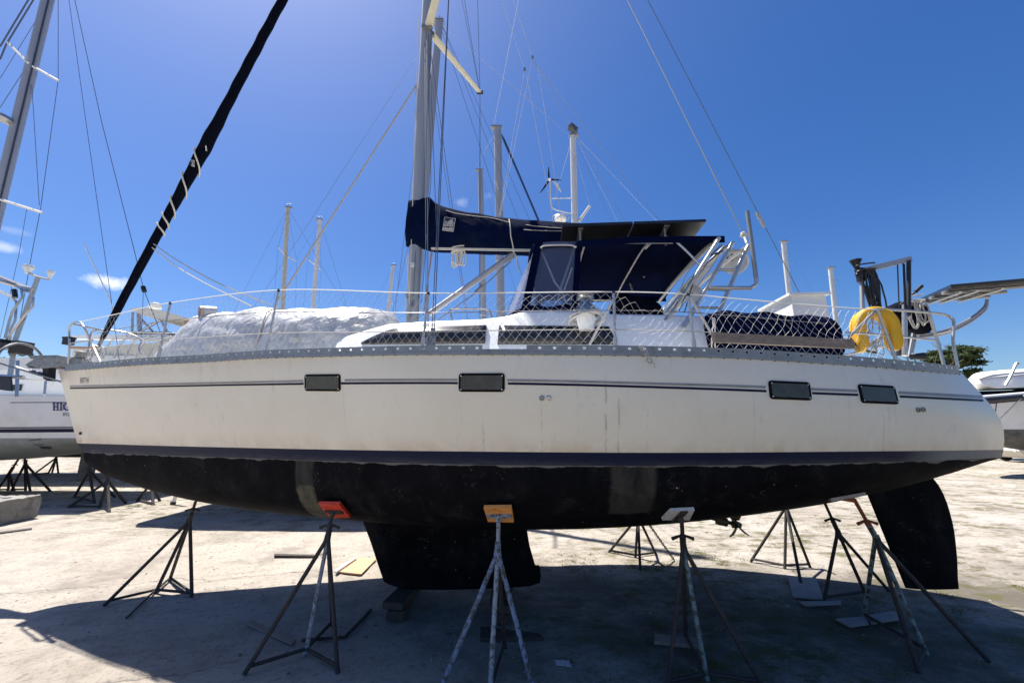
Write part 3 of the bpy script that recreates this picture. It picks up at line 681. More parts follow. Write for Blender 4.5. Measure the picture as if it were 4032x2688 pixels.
# grab rail on the coachroof
h1 = [B(1780, 1262, -.6), B(1772, 1218, -.6), B(1790, 1217, -.6), B(1900, 1217, -.6), B(1925, 1222, -.6), B(1938, 1255, -.6)]
g = MB(); g.tube(arc(h1, 6), .013, 8); g.tube([B(1890, 1240, -.6), B(1935, 1240, -.6)], .009, 6); g.build('grab_rail', MT['steel'], yacht)

# ---- mast, boom, spreaders
MX = -1.44; MTOP = 17.5
mz0 = zdeck(MX)+.30
mb = MB(); rows = []
for z in np.linspace(mz0, MTOP, 12):
    rows.append([V(MX+.093*math.cos(a)*(1.0 if math.cos(a) < 0 else .92), .062*math.sin(a), z) for a in np.linspace(0, 2*math.pi, 20)[:-1]])
mb.loft(rows); mast = mb.build('mast', MT['mast'], yacht)
tb = MB(); tb.box(V(MX+.090, 0, (mz0+MTOP)/2), (.02, .022, MTOP-mz0-.4)); tb.build('sail_track', MT['alu_dull'], mast)
zs1 = B(1690, 118, 0)[2]; ft = B(1890, 365, 1.32)
sdx, sdz = ft[0]-MX, ft[2]-zs1
def spreader(side, z, k=1.0):
    s_ = MB(); rows = []
    for u in np.linspace(0, 1, 8):
        c = V(MX+.05+(sdx-.05)*k*u, side*(.05+(1.32-.05)*k*u), z+sdz*u); ch = .075*(1-.35*u)
        rows.append([c+V(ch*math.cos(a), 0, .022*math.sin(a)) for a in np.linspace(0, 2*math.pi, 13)[:-1]])
    s_.loft(rows); o = s_.build('spreader', MT['spreader'], mast)
    e = MB(); c = V(MX+sdx*k, side*1.32*k, z+sdz); e.box(c, (.12, .05, .045)); e.build('spreader_boot', MT['black'], mast)
    e = MB(); e.box(V(MX+.03, side*.075, z-.02), (.17, .05, .08)); e.build('spreader_bracket', MT['alu_dull'], mast)
    return c
tips = {}
for side in (-1, 1): tips[side] = [spreader(side, zs1), spreader(side, zs1+4.6, .8)]
# blocks, winch and sticker on the mast
for (px, py) in ((1604, 1160), (1617, 1195), (1613, 1238)):
    q = B(px, py, -.085); e = MB(); e.box(q, (.03, .03, .075)); e.tube([q+V(0, -.01, .04), q+V(.004, -.01, -.08)], .007, 6); e.build('mast_block', MT['galv'], mast)
st = [B(1614.5, 1034.5, -.075), B(1634, 1034.5, -.075), B(1633.5, 1047, -.075), B(1624.5, 1054.5, -.075), B(1616, 1047, -.075)]
e = MB(); e.plate(st, .003); shield = e.build('shield_sticker', MT['white_plain'], mast, smooth=False)
for k in range(3):
    e = MB(); e.box(B(1619+5*k, 1041, -.078), (.008, .002, .018)); e.build('sticker_mark', MT['stripe_grey'], mast)
zb = B(1900, 952, 0)[2]
mb = MB(); mb.loft([[V(x, .062*math.cos(a), zb+.075*math.sin(a)+.015*(x-MX)) for a in np.linspace(0, 2*math.pi, 15)[:-1]] for x in np.linspace(MX+.16, 1.5, 6)])
mb.tube([V(MX+.08, 0, zb), V(MX+.2, 0, zb)], .03, 8); boom = mb.build('boom', MT['mast'], yacht)
# sail cover over boom and mast foot
cov = [(1611, 789, 970, .11), (1640, 786, 972, .13), (1672, 782, 978, .135), (1692, 781, 985, .12), (1712, 800, 990, .11), (1740, 812, 991, .135), (1800, 828, 993, .16), (1900, 849, 996, .18), (2000, 863, 999, .19), (2130, 873, 1003, .20), (2300, 884, 1012, .20), (2500, 905, 1022, .19), (2700, 935, 1035, .15)]
cvx = [c[0] for c in cov]; f_t, f_b, f_w = spl(cvx, [c[1] for c in cov]), spl(cvx, [c[2] for c in cov]), spl(cvx, [c[3] for c in cov])
rows = []
for px in np.concatenate([np.linspace(1609, 1720, 26), np.linspace(1726, 2700, 90)]):
    t_, b2 = B(px, f_t(px), 0), B(px, f_b(px), 0); w = f_w(px)*(.25 if px < 1610 else 1); H = t_[2]-b2[2]; ring = []
    for a in np.linspace(0, 2*math.pi, 41)[:-1]:
        s_, c_ = math.sin(a), math.cos(a); v = .5+.5*s_
        k = abs(c_)**.75*(1.08-.45*v*v)
        y = math.copysign(w*k, c_); nz_ = mnoise.fractal(Vector((t_[0]*2.2, y*3+5, v*2.4)), 1, 2, 4)
        fold = .012*math.sin(18*t_[0]+9*v+4*nz_)*(v < .85)
        y += math.copysign(.030*nz_+fold, c_)*min(1, abs(c_)*2)
        ring.append(V(t_[0]+.015*nz_*(px > 1620), y, b2[2]+H*v+(.012*nz_ if v > .1 else 0)))
    rows.append(ring)
mb = MB(); mb.loft(rows); cover = mb.build('sail_cover', MT['navy'], yacht)
cvb = BVHTree.FromPolygons([Vector(v) for v in mb.v], mb.f)
def onc(px, py, off): return hit(px, py, cvb, off)[0]
mb = MB(); mb.tube([onc(2004+.0*k, 864+k*7, .006)+V(.006*math.sin(k*.5)+k*.0035, 0, 0) for k in range(0, 19)]+[B(2034, 1010, -.12), B(2036, 1042, -.10), B(2042, 1068, -.10)], .0085, 5); mb.build('tie_strap', MT['rope'], cover)
for (y0, y1) in ((976, 983), (981, 989)):
    mb = MB(); mb.tube([B(px, y0+(y1-y0)*(px-1700)/400, -.235) for px in np.linspace(1698, 2095, 14)], .0085, 5); mb.build('reef_line', MT['rope'], cover)
# sun faded seams
for pts in ([(1755, 829), (1800, 842), (1870, 852), (1940, 860), (2010, 878)], [(2070, 886), (2130, 893), (2210, 899)], [(2062, 905), (2140, 909), (2210, 910)]):
    q = [onc(px, py, .004) for px, py in arc([V(a, b) for a, b in pts], 6)]; mb = MB(); mb.tube(q, .006, 4); mb.build('seam', MT['rope_grey'], cover)
# emblem patch on the cover
def emb(pxs, off, m_): 
    mb = MB(); mb.plate([ep+eu*((x-1768)/48)+ev*((885-y)/52)+en*off for x, y in pxs], .002); mb.build('emblem', m_, cover, smooth=False)
e00, e10, e01 = onc(1749, 908, .012), onc(1790, 912, .012), onc(1752, 860, .012)
ep = onc(1768, 885, .010); eu = (e10-e00); eu *= 48/41.; ev = (e01-e00)*52/48.; en = np.cross(eu, ev); en /= np.linalg.norm(en)
if en[1] > 0: en = -en
emb([(1745, 910), (1788, 912), (1792, 861), (1750, 858)], .004, MT['rope']); emb([(1747, 908), (1786, 910), (1790, 863), (1752, 860)], .007, MT['black'])
emb([(1749, 886), (1755, 872), (1763, 876), (1771, 868), (1780, 863), (1788, 880), (1787, 888)], .010, MT['stripe_grey']); emb([(1762, 884), (1772, 873), (1781, 866), (1784, 876), (1778, 886)], .012, MT['rope_grey'])
emb([(1747, 907), (1785, 909), (1786, 898), (1776, 896), (1768, 900), (1758, 897), (1748, 898)], .010, MT['rope_grey'])
for k in range(6): emb([(1750+6.2*k, 893), (1754+6.2*k, 893.4), (1754+6.2*k, 888.6), (1750+6.2*k, 888.2)], .011, MT['net'])
# vang and its tackle
mb = MB(); mb.tube([B(1688, 1237, 0), B(2012, 1008, 0)], .043, 12); mb.tube([B(2000, 1016, 0), B(2022, 1001, 0)], .052, 10); mb.tube([B(2015, 1005, 0), B(2035, 988, 0)], .03, 8)
mb.build('boom_vang', MT['mast'], yacht)
mb = MB(); mb.tube([B(1725, 1260, -.05), B(1880, 1148, -.05), B(2012, 1028, -.05)], .009, 6); mb.tube([B(1872, 1153, -.05), B(1902, 1124, -.05)], .03, 8); mb.build('vang_tackle', MT['galv'], yacht)

# ---- standing and running rigging
def wire(pts, r=.005, m_='wire', name='shroud', parent=None, n=5):
    mb = MB(); mb.tube(pts, r, n); return mb.build(name, MT[m_], parent or yacht)
cp = {}
for side in (-1, 1):
    n1 = B(1688, 1352, -1.62); n2 = B(1707, 1350, -1.62)
    c1 = V(n1[0], side*1.62, zdeck(n1[0])+.02); c2 = V(n2[0], side*1.62, zdeck(n2[0])+.02)
    t1, t2 = tips[side]; c3 = (c1+c2)/2
    up = V(MX+.02, side*.05, zs1-.05)
    for base, a, b2 in ((c1, up, None), (c2, t1, t2), (c3, t1, V(MX, side*.05, zs1+4.5))):
        d = a-base; d /= np.linalg.norm(d); mb = MB(); mb.tube([base-V(0, 0, .03), base+d*.30], .013, 8); mb.tube([base+d*.06, base+d*.22], .019, 8); mb.build('turnbuckle', MT['wire'], yacht)
        wire([base+d*.28, a]+([b2] if b2 is not None else []), .0055)
    wire([t2, V(MX, side*.03, MTOP-.2)], .0055)
    wire([c1+V(-.02, 0, .02), V(MX, side*.05, zs1-.3)], .004, 'wire', 'shroud')
    wire([V(MX+.03, side*.05, zs1+4.5), V(MX+.3, side*1.0, zs1+2.2), t1], .004)
fs0 = B(352, 1405, 0); masthead = V(MX-.08, 0, MTOP-.1)
wire([V(MX-.1, -.03, 6.9), B(1640, 335, -.02), B(1090, 1192, -.05), B(1065, 1240, -.05)], .013, 'rope_grey', 'inner_stay')
# furled genoa under its dark cover: a spindle with wraps and lashings
g0, g1 = B(372, 1392, 0), B(1114, 0, 0); gd = g1-g0; gl = np.linalg.norm(gd); gd /= gl
def gp(u): return g0+gd*gl*u
gend = (MTOP-.6-g0[2])/gd[2]/gl
gr_w = spl([0, .05, .10, .18, .26, .34, .42, .50, .56, .64, .80, 1.0, 1.3, gend], [.02, .033, .048, .054, .058, .062, .072, .084, .094, .078, .073, .070, .066, .04])
rows = []
ga = V(0, 1, 0); gb = np.cross(gd, ga); gb /= np.linalg.norm(gb); ga = np.cross(gb, gd)
for u in np.concatenate([np.linspace(.035, 1.15, 190), np.linspace(1.2, gend-.01, 20)]):
    r = gr_w(u); sag = .0; c = gp(u)+gb*.008*math.sin(u*9)
    ring = []
    for a in np.linspace(0, 2*math.pi, 17)[:-1]:
        nz_ = mnoise.fractal(Vector((math.cos(a)*1.2, math.sin(a)*1.2, u*22)), 1, 2, 3)
        rr_ = r*(1+.06*nz_+.035*math.sin(a*1+u*85))
        ring.append(c+ga*rr_*math.cos(a)+gb*rr_*math.sin(a))
    rows.append(ring)
mb = MB(); mb.loft(rows); genoa = mb.build('furled_genoa', MT['black_canvas'], yacht)
gvb = BVHTree.FromPolygons([Vector(v) for v in mb.v], mb.f)
mb = MB(); mb.tube([fs0-V(.06, 0, .25), gp(.06)], .012, 8); mb.lathe(gp(.012), [(.03, -.05), (.085, -.045), (.085, -.035), (.05, -.03), (.05, .03), (.085, .035), (.085, .045), (.03, .05)], 16, gd); mb.build('furler_drum', MT['galv'], yacht)
mb = MB(); mb.tube([gp(.02), gp(.16)], .022, 8); mb.build('furler_foil', MT['wood'], yacht)
_d = np.array(CL)-gp(.45); _d -= gd*(_d @ gd); lsa = math.atan2(_d @ gb, _d @ ga)-1.575
if proj(toW(gp(.45)+ga*math.cos(lsa)+gb*math.sin(lsa)))[0] > proj(toW(gp(.45)))[0]: lsa, lsg = lsa+3.15, -1
else: lsg = 1
for (u1, u0) in ((.468, .530), (.405, .462), (.350, .398), (.322, .352), (.302, .325)):
    mb = MB(); mb.tube([gp(u0+(u1-u0)*k/14)+ (gr_w(u0)*1.13+.006)*(ga*math.cos(lsa+lsg*k*.225)+gb*math.sin(lsa+lsg*k*.225)) for k in range(15)], .013, 5); mb.build('lashing', MT['rope'], genoa)
def gpatch(px, m_):   # printed patches on the near side of the cover
    my = sum(p[1] for p in px)/len(px); u = min(np.linspace(.2, .9, 400), key=lambda t: abs(proj(toW(gp(t)))[1]-my)); sh = proj(toW(gp(u)))[0]-(1114-my*.516)
    q = [hit(a+sh, b, gvb, .006) for a, b in px]; q = [k[0] for k in q if k is not None]
    if len(q) < 3: return
    mb = MB(); mb.plate(q, .004); mb.build('emblem', m_, genoa, smooth=False)
gpatch([(752, 648), (762, 629), (777, 632), (777, 659), (765, 655)], MT['rope_grey']); gpatch([(756, 645), (763, 634), (768, 645), (762, 651)], MT['black']); gpatch([(769, 636), (775, 637), (775, 650)], MT['black'])
gpatch([(817, 575), (822, 574), (824, 595), (819, 595)], MT['rope']); gpatch([(799, 652), (806, 652), (803, 672), (799, 672)], MT['rope'])
wire(arc([B(605, 960, -.1), B(690, 1020, -.3), B(850, 1110, -.6), B(1063, 1200, -.75)], 6), .008, 'rope_grey', 'jib_sheet'); wire(arc([B(600, 975, -.1), B(690, 1045, -.2), B(800, 1110, -.35), B(990, 1205, -.5)], 6), .008, 'rope', 'jib_sheet')
for pts, r, m_ in (([(2042, 0), (1946, 485)], .003, 'net'), ([(2020, 0), (2097, 228), (1970, 848)], .003, 'net'), ([(1975, 0), (2066, 275), (1966, 848)], .003, 'net'), ([(2119, 268), (2211, 874)], .003, 'net'), ([(2074, 300), (2180, 874)], .003, 'net'),
                   ([(2100, 240), (2270, 530), (2460, 868)], .003, 'rope_grey'), ([(2100, 240), (2350, 560), (2612, 885)], .003, 'rope_grey'), ([(1686, 137), (1697, 700), (1660, 1190)], .005, 'wire'), ([(1688, 120), (1722, 980)], .005, 'wire')):
    wire([B(x, y, -.12) for x, y in pts], r, m_, 'running_line')
for px, py in ((2097, 228), (2066, 275)):
    mb = MB(); mb.box(B(px, py, -.12), (.03, .02, .07)); mb.build('line_block', MT['galv'], yacht)
for k, (a, b2, m_) in enumerate((((1700, 990), (1668, 1240), 'rope_red'), ((1706, 990), (1660, 1245), 'rope_grey'), ((1696, 992), (1674, 1238), 'rope_grey'), ((1601, 1000), (1612, 1190), 'rope'), ((1650, 60), (1612, 1180), 'rope'), ((1636, 990), (1625, 1215), 'wire'))):
    wire([B(*a, -.10), B(*b2, -.10)], .006, m_, 'halyard')
bs1 = B(3190, 1235, .95); bs0 = B(2550, 0, .33)
wire([V(bs1[0], bs1[1], zdeck(bs1[0])), bs1, bs0, bs0+(bs0-bs1)*.35], .006, 'wire', 'backstay')
mb = MB(); ip = B(2995, 865, .69); dd = (bs0-bs1)/np.linalg.norm(bs0-bs1); mb.tube([ip-dd*.14, ip-dd*.1, ip+dd*.1, ip+dd*.14], [.012, .026, .026, .012], 8); mb.build('stay_insulator', MT['rope_grey'], yacht)
tl = B(2928, 925, -.9); wire([tl, B(2470, 0, -.3)], .006, 'rope_grey', 'topping_lift')
mb = MB(); mb.lathe(tl, [(.001, -.04), (.035, -.02), (.04, 0), (.03, .03), (.001, .045)], 8); mb.tube([tl, B(2940, 958, -1.0)], .012, 6); mb.build('topping_knot', MT['rope'], yacht)

# ---- pulpit, stanchions, lifelines, netting, pushpit
def hoop(pts, r=.0135, name='pulpit', m_='steel', par=None):
    mb = MB(); mb.tube(arc(pts, 6), r, 8); return mb.build(name, MT[m_], par or yacht)
pul = None
for s_ in (1, -1):
    pts = [B(268, 1432, -.10), B(273, 1365, -.13), B(273, 1295, -.15), B(284, 1274, -.20), B(311, 1267, -.32), B(330, 1288, -.42), BE(361, 1352, .04), BE(394, 1424, .03)]
    pts = [V(p[0], p[1]*s_, p[2]) for p in pts]
    o = hoop(pts); 
mb = MB(); a = B(284, 1274, -.20); mb.tube([a, V(a[0], -a[1], a[2])], .0135, 8); mb.build('pulpit', MT['steel'], yacht)
mb = MB(); mb.tube([B(270, 1353, -.12), B(365, 1338, -.5)], .011, 8); mb.build('pulpit_brace', MT['steel'], yacht)
mb = MB(); q = B(270, 1345, -.1); mb.box(q, (.10, .09, .09)); mb.box(q+V(0, 0, .055), (.12, .10, .025)); mb.build('bow_light', MT['black'], yacht)
mb = MB(); mb.plate([B(280, 1362, -.15), B(366, 1366, -.5), B(362, 1374, -.5), B(280, 1372, -.15)], .03); mb.build('pulpit_seat', MT['ply_raw'], yacht, smooth=False)
STN = [((671, 1192), (624, 1404)), ((1098, 1142), (1050, 1378)), ((1687, 1154), (1663, 1362)), ((2416, 1149), (2423, 1363)), ((2709, 1159), (2735, 1372))]
tops, bots = [], []
for (t_, b2) in STN:
    p = B(*b2, -1.5)
    for _ in range(8): p = B(*b2, -(bsheer(p[0])-.05))
    q = B(*t_, -(bsheer(p[0])-.03)); tops.append(q); bots.append(p)
    for s_ in (1, -1):
        mb = MB(); P0, P1 = V(p[0], s_*p[1], p[2]), V(q[0], s_*q[1], q[2]); mb.tube([P0, P1], .0125, 8); mb.tube([P0-V(0, 0, .03), P0+(P1-P0)*.16], .019, 8)
        o = mb.build('stanchion', MT['alu'], yacht); mb = MB(); mb.tube([P1-(P1-P0)*.03, P1+(P1-P0)*.015], .0155, 8); mb.build('stanchion_cap', MT['black'], o)
LT = [B(311, 1268, -.32), BE(480, 1232, .03)]+tops+[BE(2900, 1176), BE(3280, 1208), BE(3450, 1219)]
lt = arc(LT, 10); ltx = [p[0] for p in lt]
ltop = lambda x: V(x, np.interp(x, ltx, [p[1] for p in lt]), np.interp(x, ltx, [p[2] for p in lt]))
for s_ in (1, -1):
    mb = MB(); mb.tube([V(p[0], p[1]*s_, p[2]) for p in lt], .006, 5); mb.build('lifeline', MT['net'], yacht)
    for fr, m_ in ((.66, 'wire'), (.33, 'rope_grey')):
        mb = MB(); pts = []
        for x in np.linspace(-5.7, 3.0, 60):
            t_ = ltop(x); bt = V(x, -(bsheer(x)-.03), zdeck(x)+.03); q = bt+(t_-bt)*(fr+.02*math.sin(x)); pts.append(V(q[0], q[1]*s_, q[2]))
        mb.tube(pts, .0045 if m_ == 'wire' else .005, 5); mb.build('lifeline', MT[m_], yacht)
# stanchion gate braces
for a, b2 in (((2408, 1190), (2318, 1362)), ((2716, 1168), (2812, 1330))):
    mb = MB(); mb.tube([BE(*a), BE(*b2, .15)], .0115, 8); mb.build('stanchion_brace', MT['steel'], yacht)
# diamond net laced between rail and top line
def net():
    mb = MB(); x0, x1, cell, nr = -6.0, ltx[-1], .083, 10
    nc = int((x1-x0)/cell); Q = {}
    dip = lambda x: .16*math.exp(-((x-1.35)/.17)**2)+.02*math.exp(-((x-.2)/.4)**2)
    for i in range(nc*2+2):
        for j in range(nr+1):
            if (i+j) % 2: continue
            x = x0+i*cell/2; v = j/nr
            x += .03*mnoise.noise(Vector((x*2, v*3, 1)))*math.sin(math.pi*v)*2
            t_ = ltop(x); bt = V(x, -(bsheer(x)-.01), zdeck(x)+.066)
            t_[2] -= dip(x)
            if j == nr: t_[2] -= .012*(i % 4 == 0)
            vv = v**(1.12 if x < -2 else 1.0)
            sag = .05*mnoise.noise(Vector((x*1.3, v*4, 5)))*math.sin(math.pi*v)
            Q[i, j] = bt+(t_-bt)*vv+V(0, -.01*math.sin(math.pi*v)+.03*mnoise.noise(Vector((x*3, v*5, 9)))*math.sin(math.pi*v), sag)
    for (i, j), p in Q.items():
        for d in (-1, 1):
            q = Q.get((i+d, j+1))
            if q is not None: mb.tube([p, q], .00115, 3, cap=False)
    for i in range(0, nc*2, 3):                                            # lacing to the line
        pass
    return tag(mb.build('safety_netting', MT['net'], yacht), kind='stuff')
net()
mb = MB()                                                                   # tangle hanging out over the rail
for k in range(7):
    p = BE(2520+random.uniform(-12, 14), 1362+random.uniform(-4, 4), -.02); q = BE(2545+random.uniform(-8, 25), 1400+random.uniform(0, 30), -.05)
    mb.tube(arc([p, (p+q)/2+V(random.uniform(-.03, .03), -.01, random.uniform(-.02, .02)), q], 4), .0022, 4)
mb.tube(arc([BE(2545, 1418, -.05), BE(2560, 1410, -.05), BE(2568, 1422, -.05), BE(2552, 1428, -.05), BE(2575, 1430, -.05), BE(2578, 1448, -.05)], 4), .004, 4); mb.build('net_tangle', MT['rope_grey'], yacht)
# pushpit
for s_ in (1, -1):
    def mir(P_): return [V(p[0], s_*p[1], p[2]) for p in P_]
    P1 = [BE(3455, 1217), BE(3560, 1222), BE(3660, 1231), BE(3722, 1240), BE(3746, 1262), BE(3748, 1300), BE(3746, 1350), BE(3772, 1446, .03)]
    P1[4][1] = P1[5][1] = P1[6][1] = P1[7][1]
    hoop(mir(P1), .0145, 'pushpit')
    hoop(mir([BE(3455, 1222), BE(3492, 1320), BE(3530, 1428, .03)]), .0145, 'pushpit'); hoop(mir([BE(3658, 1234), BE(3690, 1338), BE(3718, 1440, .03)]), .0145, 'pushpit')
    hoop(mir([BE(3330, 1308), BE(3500, 1320), BE(3692, 1340)]), .0105, 'pushpit_rail'); hoop(mir([BE(3448, 1222), BE(3332, 1338)]), .0125, 'pushpit_brace')
a = BE(3748, 1300); mb = MB(); mb.tube([a, V(a[0]+.06, 0, a[2]), V(a[0], -a[1], a[2])], .0135, 8); mb.build('pushpit_rail', MT['steel'], yacht)

# ---- dodger: navy top and straps, clear panels, tube frame
dt, db = -1.02, -1.12
dA, dF = B(2272, 950, dt), B(2112, 958, dt); bA, bF = B(2256, 1217, db), B(2056, 1224, db)
zt_, zb_ = dF[2], bF[2]
def dodg(u, v):                                                            # front glass: u -1..1 across, v 0 base .. 1 top
    b = u*(abs(db)*(1-v)+abs(dt)*v); x = (bF[0]+(dF[0]-bF[0])*v)-(.36*(1-v)+.10*v)*(1-u*u)
    return V(x, b, zb_+(zt_-zb_)*v+.05*(1-u*u)*v+.02*(1-u*u))
mb = MB(); mb.grid([[dodg(u, v)+V(.02*math.sin(u*11+v*3)*math.sin(math.pi*v), 0, 0) for u in np.linspace(-1, 1, 33)] for v in np.linspace(0, 1, 10)]); mb.build('dodger_window', MT['vinyl_front'], yacht)
for s_ in (-1, 1):
    mb = MB(); q = [V(p[0], abs(p[1])*s_, p[2]) for p in (bF+V(.03, 0, 0), bA, dA, dF+V(.03, 0, 0))]
    mb.grid([[q[0]*(1-u)+q[1]*u for u in np.linspace(0, 1, 6)], [(q[0]*(1-u)+q[1]*u)*.5+(q[3]*(1-u)+q[2]*u)*.5 for u in np.linspace(0, 1, 6)], [q[3]*(1-u)+q[2]*u for u in np.linspace(0, 1, 6)]]); mb.build('dodger_window', MT['vinyl'], yacht)
    def strap(p, q2, w, nm='dodger_strap'):
        mb = MB(); d = V(w, 0, 0); mb.plate([p-d, p+d, q2+d, q2-d], .012); mb.build(nm, MT['navy_soft'], yacht, smooth=False)
    strap(q[0]-V(0, .006*s_*-1, 0), q[3]-V(0, .006*s_*-1, 0), .045); strap(q[1]+V(.02, 0, 0), q[2]+V(.02, 0, 0), .035)
    mb = MB(); pts = [q[0]*(1-u)+q[1]*u+V(0, -.012*(-s_)*-1, .012*math.sin(u*9)) for u in np.linspace(0, 1, 14)]
    mb.grid([[p+V(0, -.01*(s_ < 0)+.01*(s_ > 0), -.03) for p in pts], [p+V(0, -.012*(s_ < 0)+.012*(s_ > 0), .05) for p in pts]]); o = mb.build('dodger_skirt', MT['navy_soft'], yacht); md = o.modifiers.new('s', 'SOLIDIFY'); md.thickness = .01
mb = MB(); pts = [dodg(u, 0) for u in np.linspace(-1, 1, 25)]; mb.grid([[p+V(-.012, 0, -.035) for p in pts], [p+V(-.004, 0, .03) for p in pts]]); o = mb.build('dodger_skirt', MT['navy_soft'], yacht); md = o.modifiers.new('s', 'SOLIDIFY'); md.thickness = .01
rows = []
for v in np.linspace(0, 1, 12):
    row = []
    for u in np.linspace(-1, 1, 23):
        f0 = dodg(u, 1); x = f0[0]+(dA[0]+.06-f0[0])*v
        z = zt_+.075*math.sqrt(max(0, 1-u**4))+.045*math.sin(math.pi*min(1, v*1.3))*(1-u*u*.6)-.03*(1-v)-.025*v+.012*mnoise.noise(Vector((x*3, u*3, 2)))
        y = u*abs(dt)*1.03
        row.append(V(x-.03*(v == 0), y, z-(.055 if abs(u) == 1 else 0)))
    rows.append(row)
mb = MB(); mb.grid(rows); mb.grid([rows[0], [p+V(-.01, 0, -.06) for p in rows[0]]]); o = mb.build('dodger_top', MT['navy_soft'], yacht); md = o.modifiers.new('s', 'SOLIDIFY'); md.thickness = .012
for pts in ([(2130, 982), (2185, 1110), (2212, 1145), (2240, 1212)], [(2262, 975), (2218, 1105), (2205, 1140), (2188, 1215)]):
    for s_, bb in ((1, -.98),):
        mb = MB(); mb.tube([B(x, y, bb) for x, y in pts], .0115, 8); mb.build('dodger_frame', MT['steel'], yacht)
        mb = MB(); mb.tube([V(p[0], -p[1], p[2]) for p in [B(x, y, bb) for x, y in pts]], .0115, 8); mb.build('dodger_frame', MT['steel'], yacht)
mb = MB(); mb.tube(arc([B(2128, 977, -1.05), B(2150, 968, -1.05), B(2240, 966, -1.05), B(2270, 973, -1.05)], 5), .014, 8); mb.build('dodger_handrail', MT['steel'], yacht)
mb = MB(); mb.tube(arc([B(2252, 1055, -1.0), B(2236, 1100, -1.0), B(2222, 1140, -1.0)], 4), .009, 6); mb.build('dodger_tie', MT['rope'], yacht)
# ---- bimini: flat navy awning with its frame, the solar panel above
x0b, x1b, zbi = B(2270, 950, -1.1)[0], B(2852, 928, -1.12)[0], B(2600, 938, -1.1)[2]
rows = []
for x in np.linspace(x0b, x1b, 30):
    row = []
    for u in np.linspace(-1, 1, 31):
        z = zbi+.06*(1-u**4)-.012*math.cos((x-x0b)/(x1b-x0b)*2*math.pi)+.008*mnoise.noise(Vector((x*2.5, u*2.5, 7)))
        row.append(V(x, 1.12*u, z))
    rows.append([row[0]+V(0, .012, -.07)]+row+[row[-1]+V(0, -.012, -.07)])
mb = MB(); mb.grid(rows); bim = mb.build('bimini', MT['navy_soft'], yacht); md = bim.modifiers.new('s', 'SOLIDIFY'); md.thickness = .008
for s_ in (1, -1):
    mb = MB(); mb.tube([V(p[0], p[1]*s_, p[2]) for p in (B(2292, 956, -1.09), B(2648, 956, -1.09))], .013, 8); mb.build('bimini_frame', MT['steel'], yacht)
    mb = MB(); mb.tube([V(p[0], p[1]*s_, p[2]) for p in arc([B(2540, 980, -.98), B(2572, 950, -1.02), B(2612, 934, -1.05), B(2648, 941, -1.08), B(2700, 985, -1.12), B(2768, 1056, -1.16)], 5)], .0135, 8); mb.build('bimini_frame', MT['steel'], yacht)
for x in (x0b+.1, (x0b+x1b)/2, x1b-.08):
    mb = MB(); mb.tube([V(x, 1.05*u, zbi-.03+.055*(1-u**4)) for u in np.linspace(-1, 1, 13)], .0125, 8); mb.build('bimini_frame', MT['steel'], yacht)
mb = MB(); mb.tube(arc([B(2487, 1065, .6), B(2480, 1100, .6), B(2482, 1120, .6), B(2492, 1150, .5)], 4), .012, 6); mb.build('bimini_tie', MT['rope'], yacht)
q = [B(2214, 876, -.95), B(2781, 879, -.95)]; zp = (q[0][2]+q[1][2])/2
xa, xb2 = q[0][0], q[1][0]
def panel(name, x0, x1, y0, y1, z, parent, tilt=0.0):
    mb = MB(); c = V((x0+x1)/2, (y0+y1)/2, z); mb.box(c, (x1-x0, y1-y0, .035)); o = mb.build(name, MT['solar'], parent, smooth=False)
    return o
sp_ = panel('solar_panel', xa, (xa+xb2)/2-.008, -.95, .5, zp, yacht); panel('solar_panel', (xa+xb2)/2+.008, xb2, -.95, .5, zp, yacht)
for (px, py0, px2, py2) in ((2288, 884, 2282, 935), (2632, 886, 2612, 930)):
    a, b2 = B(px, py0, -.95), B(px2, py2, -.5); mb = MB(); mb.plate([V(a[0]-.03, -.90, zp-.025), V(a[0]+.03, -.90, zp-.025), V(b2[0]+.03, .3, zp-.04), V(b2[0]-.03, .3, zp-.04)], .012); mb.build('panel_bracket', MT['alu'], yacht, smooth=False)
    for yy in (-.8, .3): mb = MB(); mb.tube([V(a[0], yy, zp-.03), V(a[0], yy, zbi+.05)], .014, 8); mb.build('panel_post', MT['steel'], yacht)

# ---- stern arch: ladder legs either side, cross tubes, pole antenna, white equipment
for s_ in (-1, 1):
    la = [B(2885, 955, -1.25), B(2855, 1010, -1.25), B(2690, 1290, -1.32)]; lb = [B(2948, 966, -1.25), B(2925, 1010, -1.25), B(2830, 1235, -1.32), B(2800, 1300, -1.34)]
    la, lb = [[V(p[0], p[1]*s_ if s_ < 0 else -p[1], p[2]) if s_ < 0 else V(p[0], -p[1], p[2]) for p in L_] for L_ in (la, lb)]
    la = [V(p[0], abs(p[1])*s_, p[2]) for p in la]; lb = [V(p[0], abs(p[1])*s_, p[2]) for p in lb]
    mb = MB(); mb.tube(la, .023, 10); arch = mb.build('arch_leg', MT['steel'], yacht); mb = MB(); mb.tube(lb, .023, 10); mb.build('arch_leg', MT['steel'], yacht)
    for pa, pb_ in (((2875, 985), (2938, 988)), ((2830, 1062), (2910, 1064)), ((2782, 1139), (2880, 1141)), ((2740, 1210), (2848, 1212))):
        a, b2 = B(*pa, -1.27), B(*pb_, -1.27); mb = MB(); mb.tube([V(a[0], abs(a[1])*s_, a[2]), V(b2[0], abs(b2[1])*s_, b2[2])], .014, 8); mb.build('arch_rung', MT['steel'], yacht)
    p1 = [B(2832, 938, -1.22), B(2650, 1225, -1.26), B(2620, 1262, -1.26)]; mb = MB(); mb.tube([V(p[0], abs(p[1])*s_, p[2]) for p in p1], .018, 8); mb.build('arch_leg', MT['steel'], yacht)
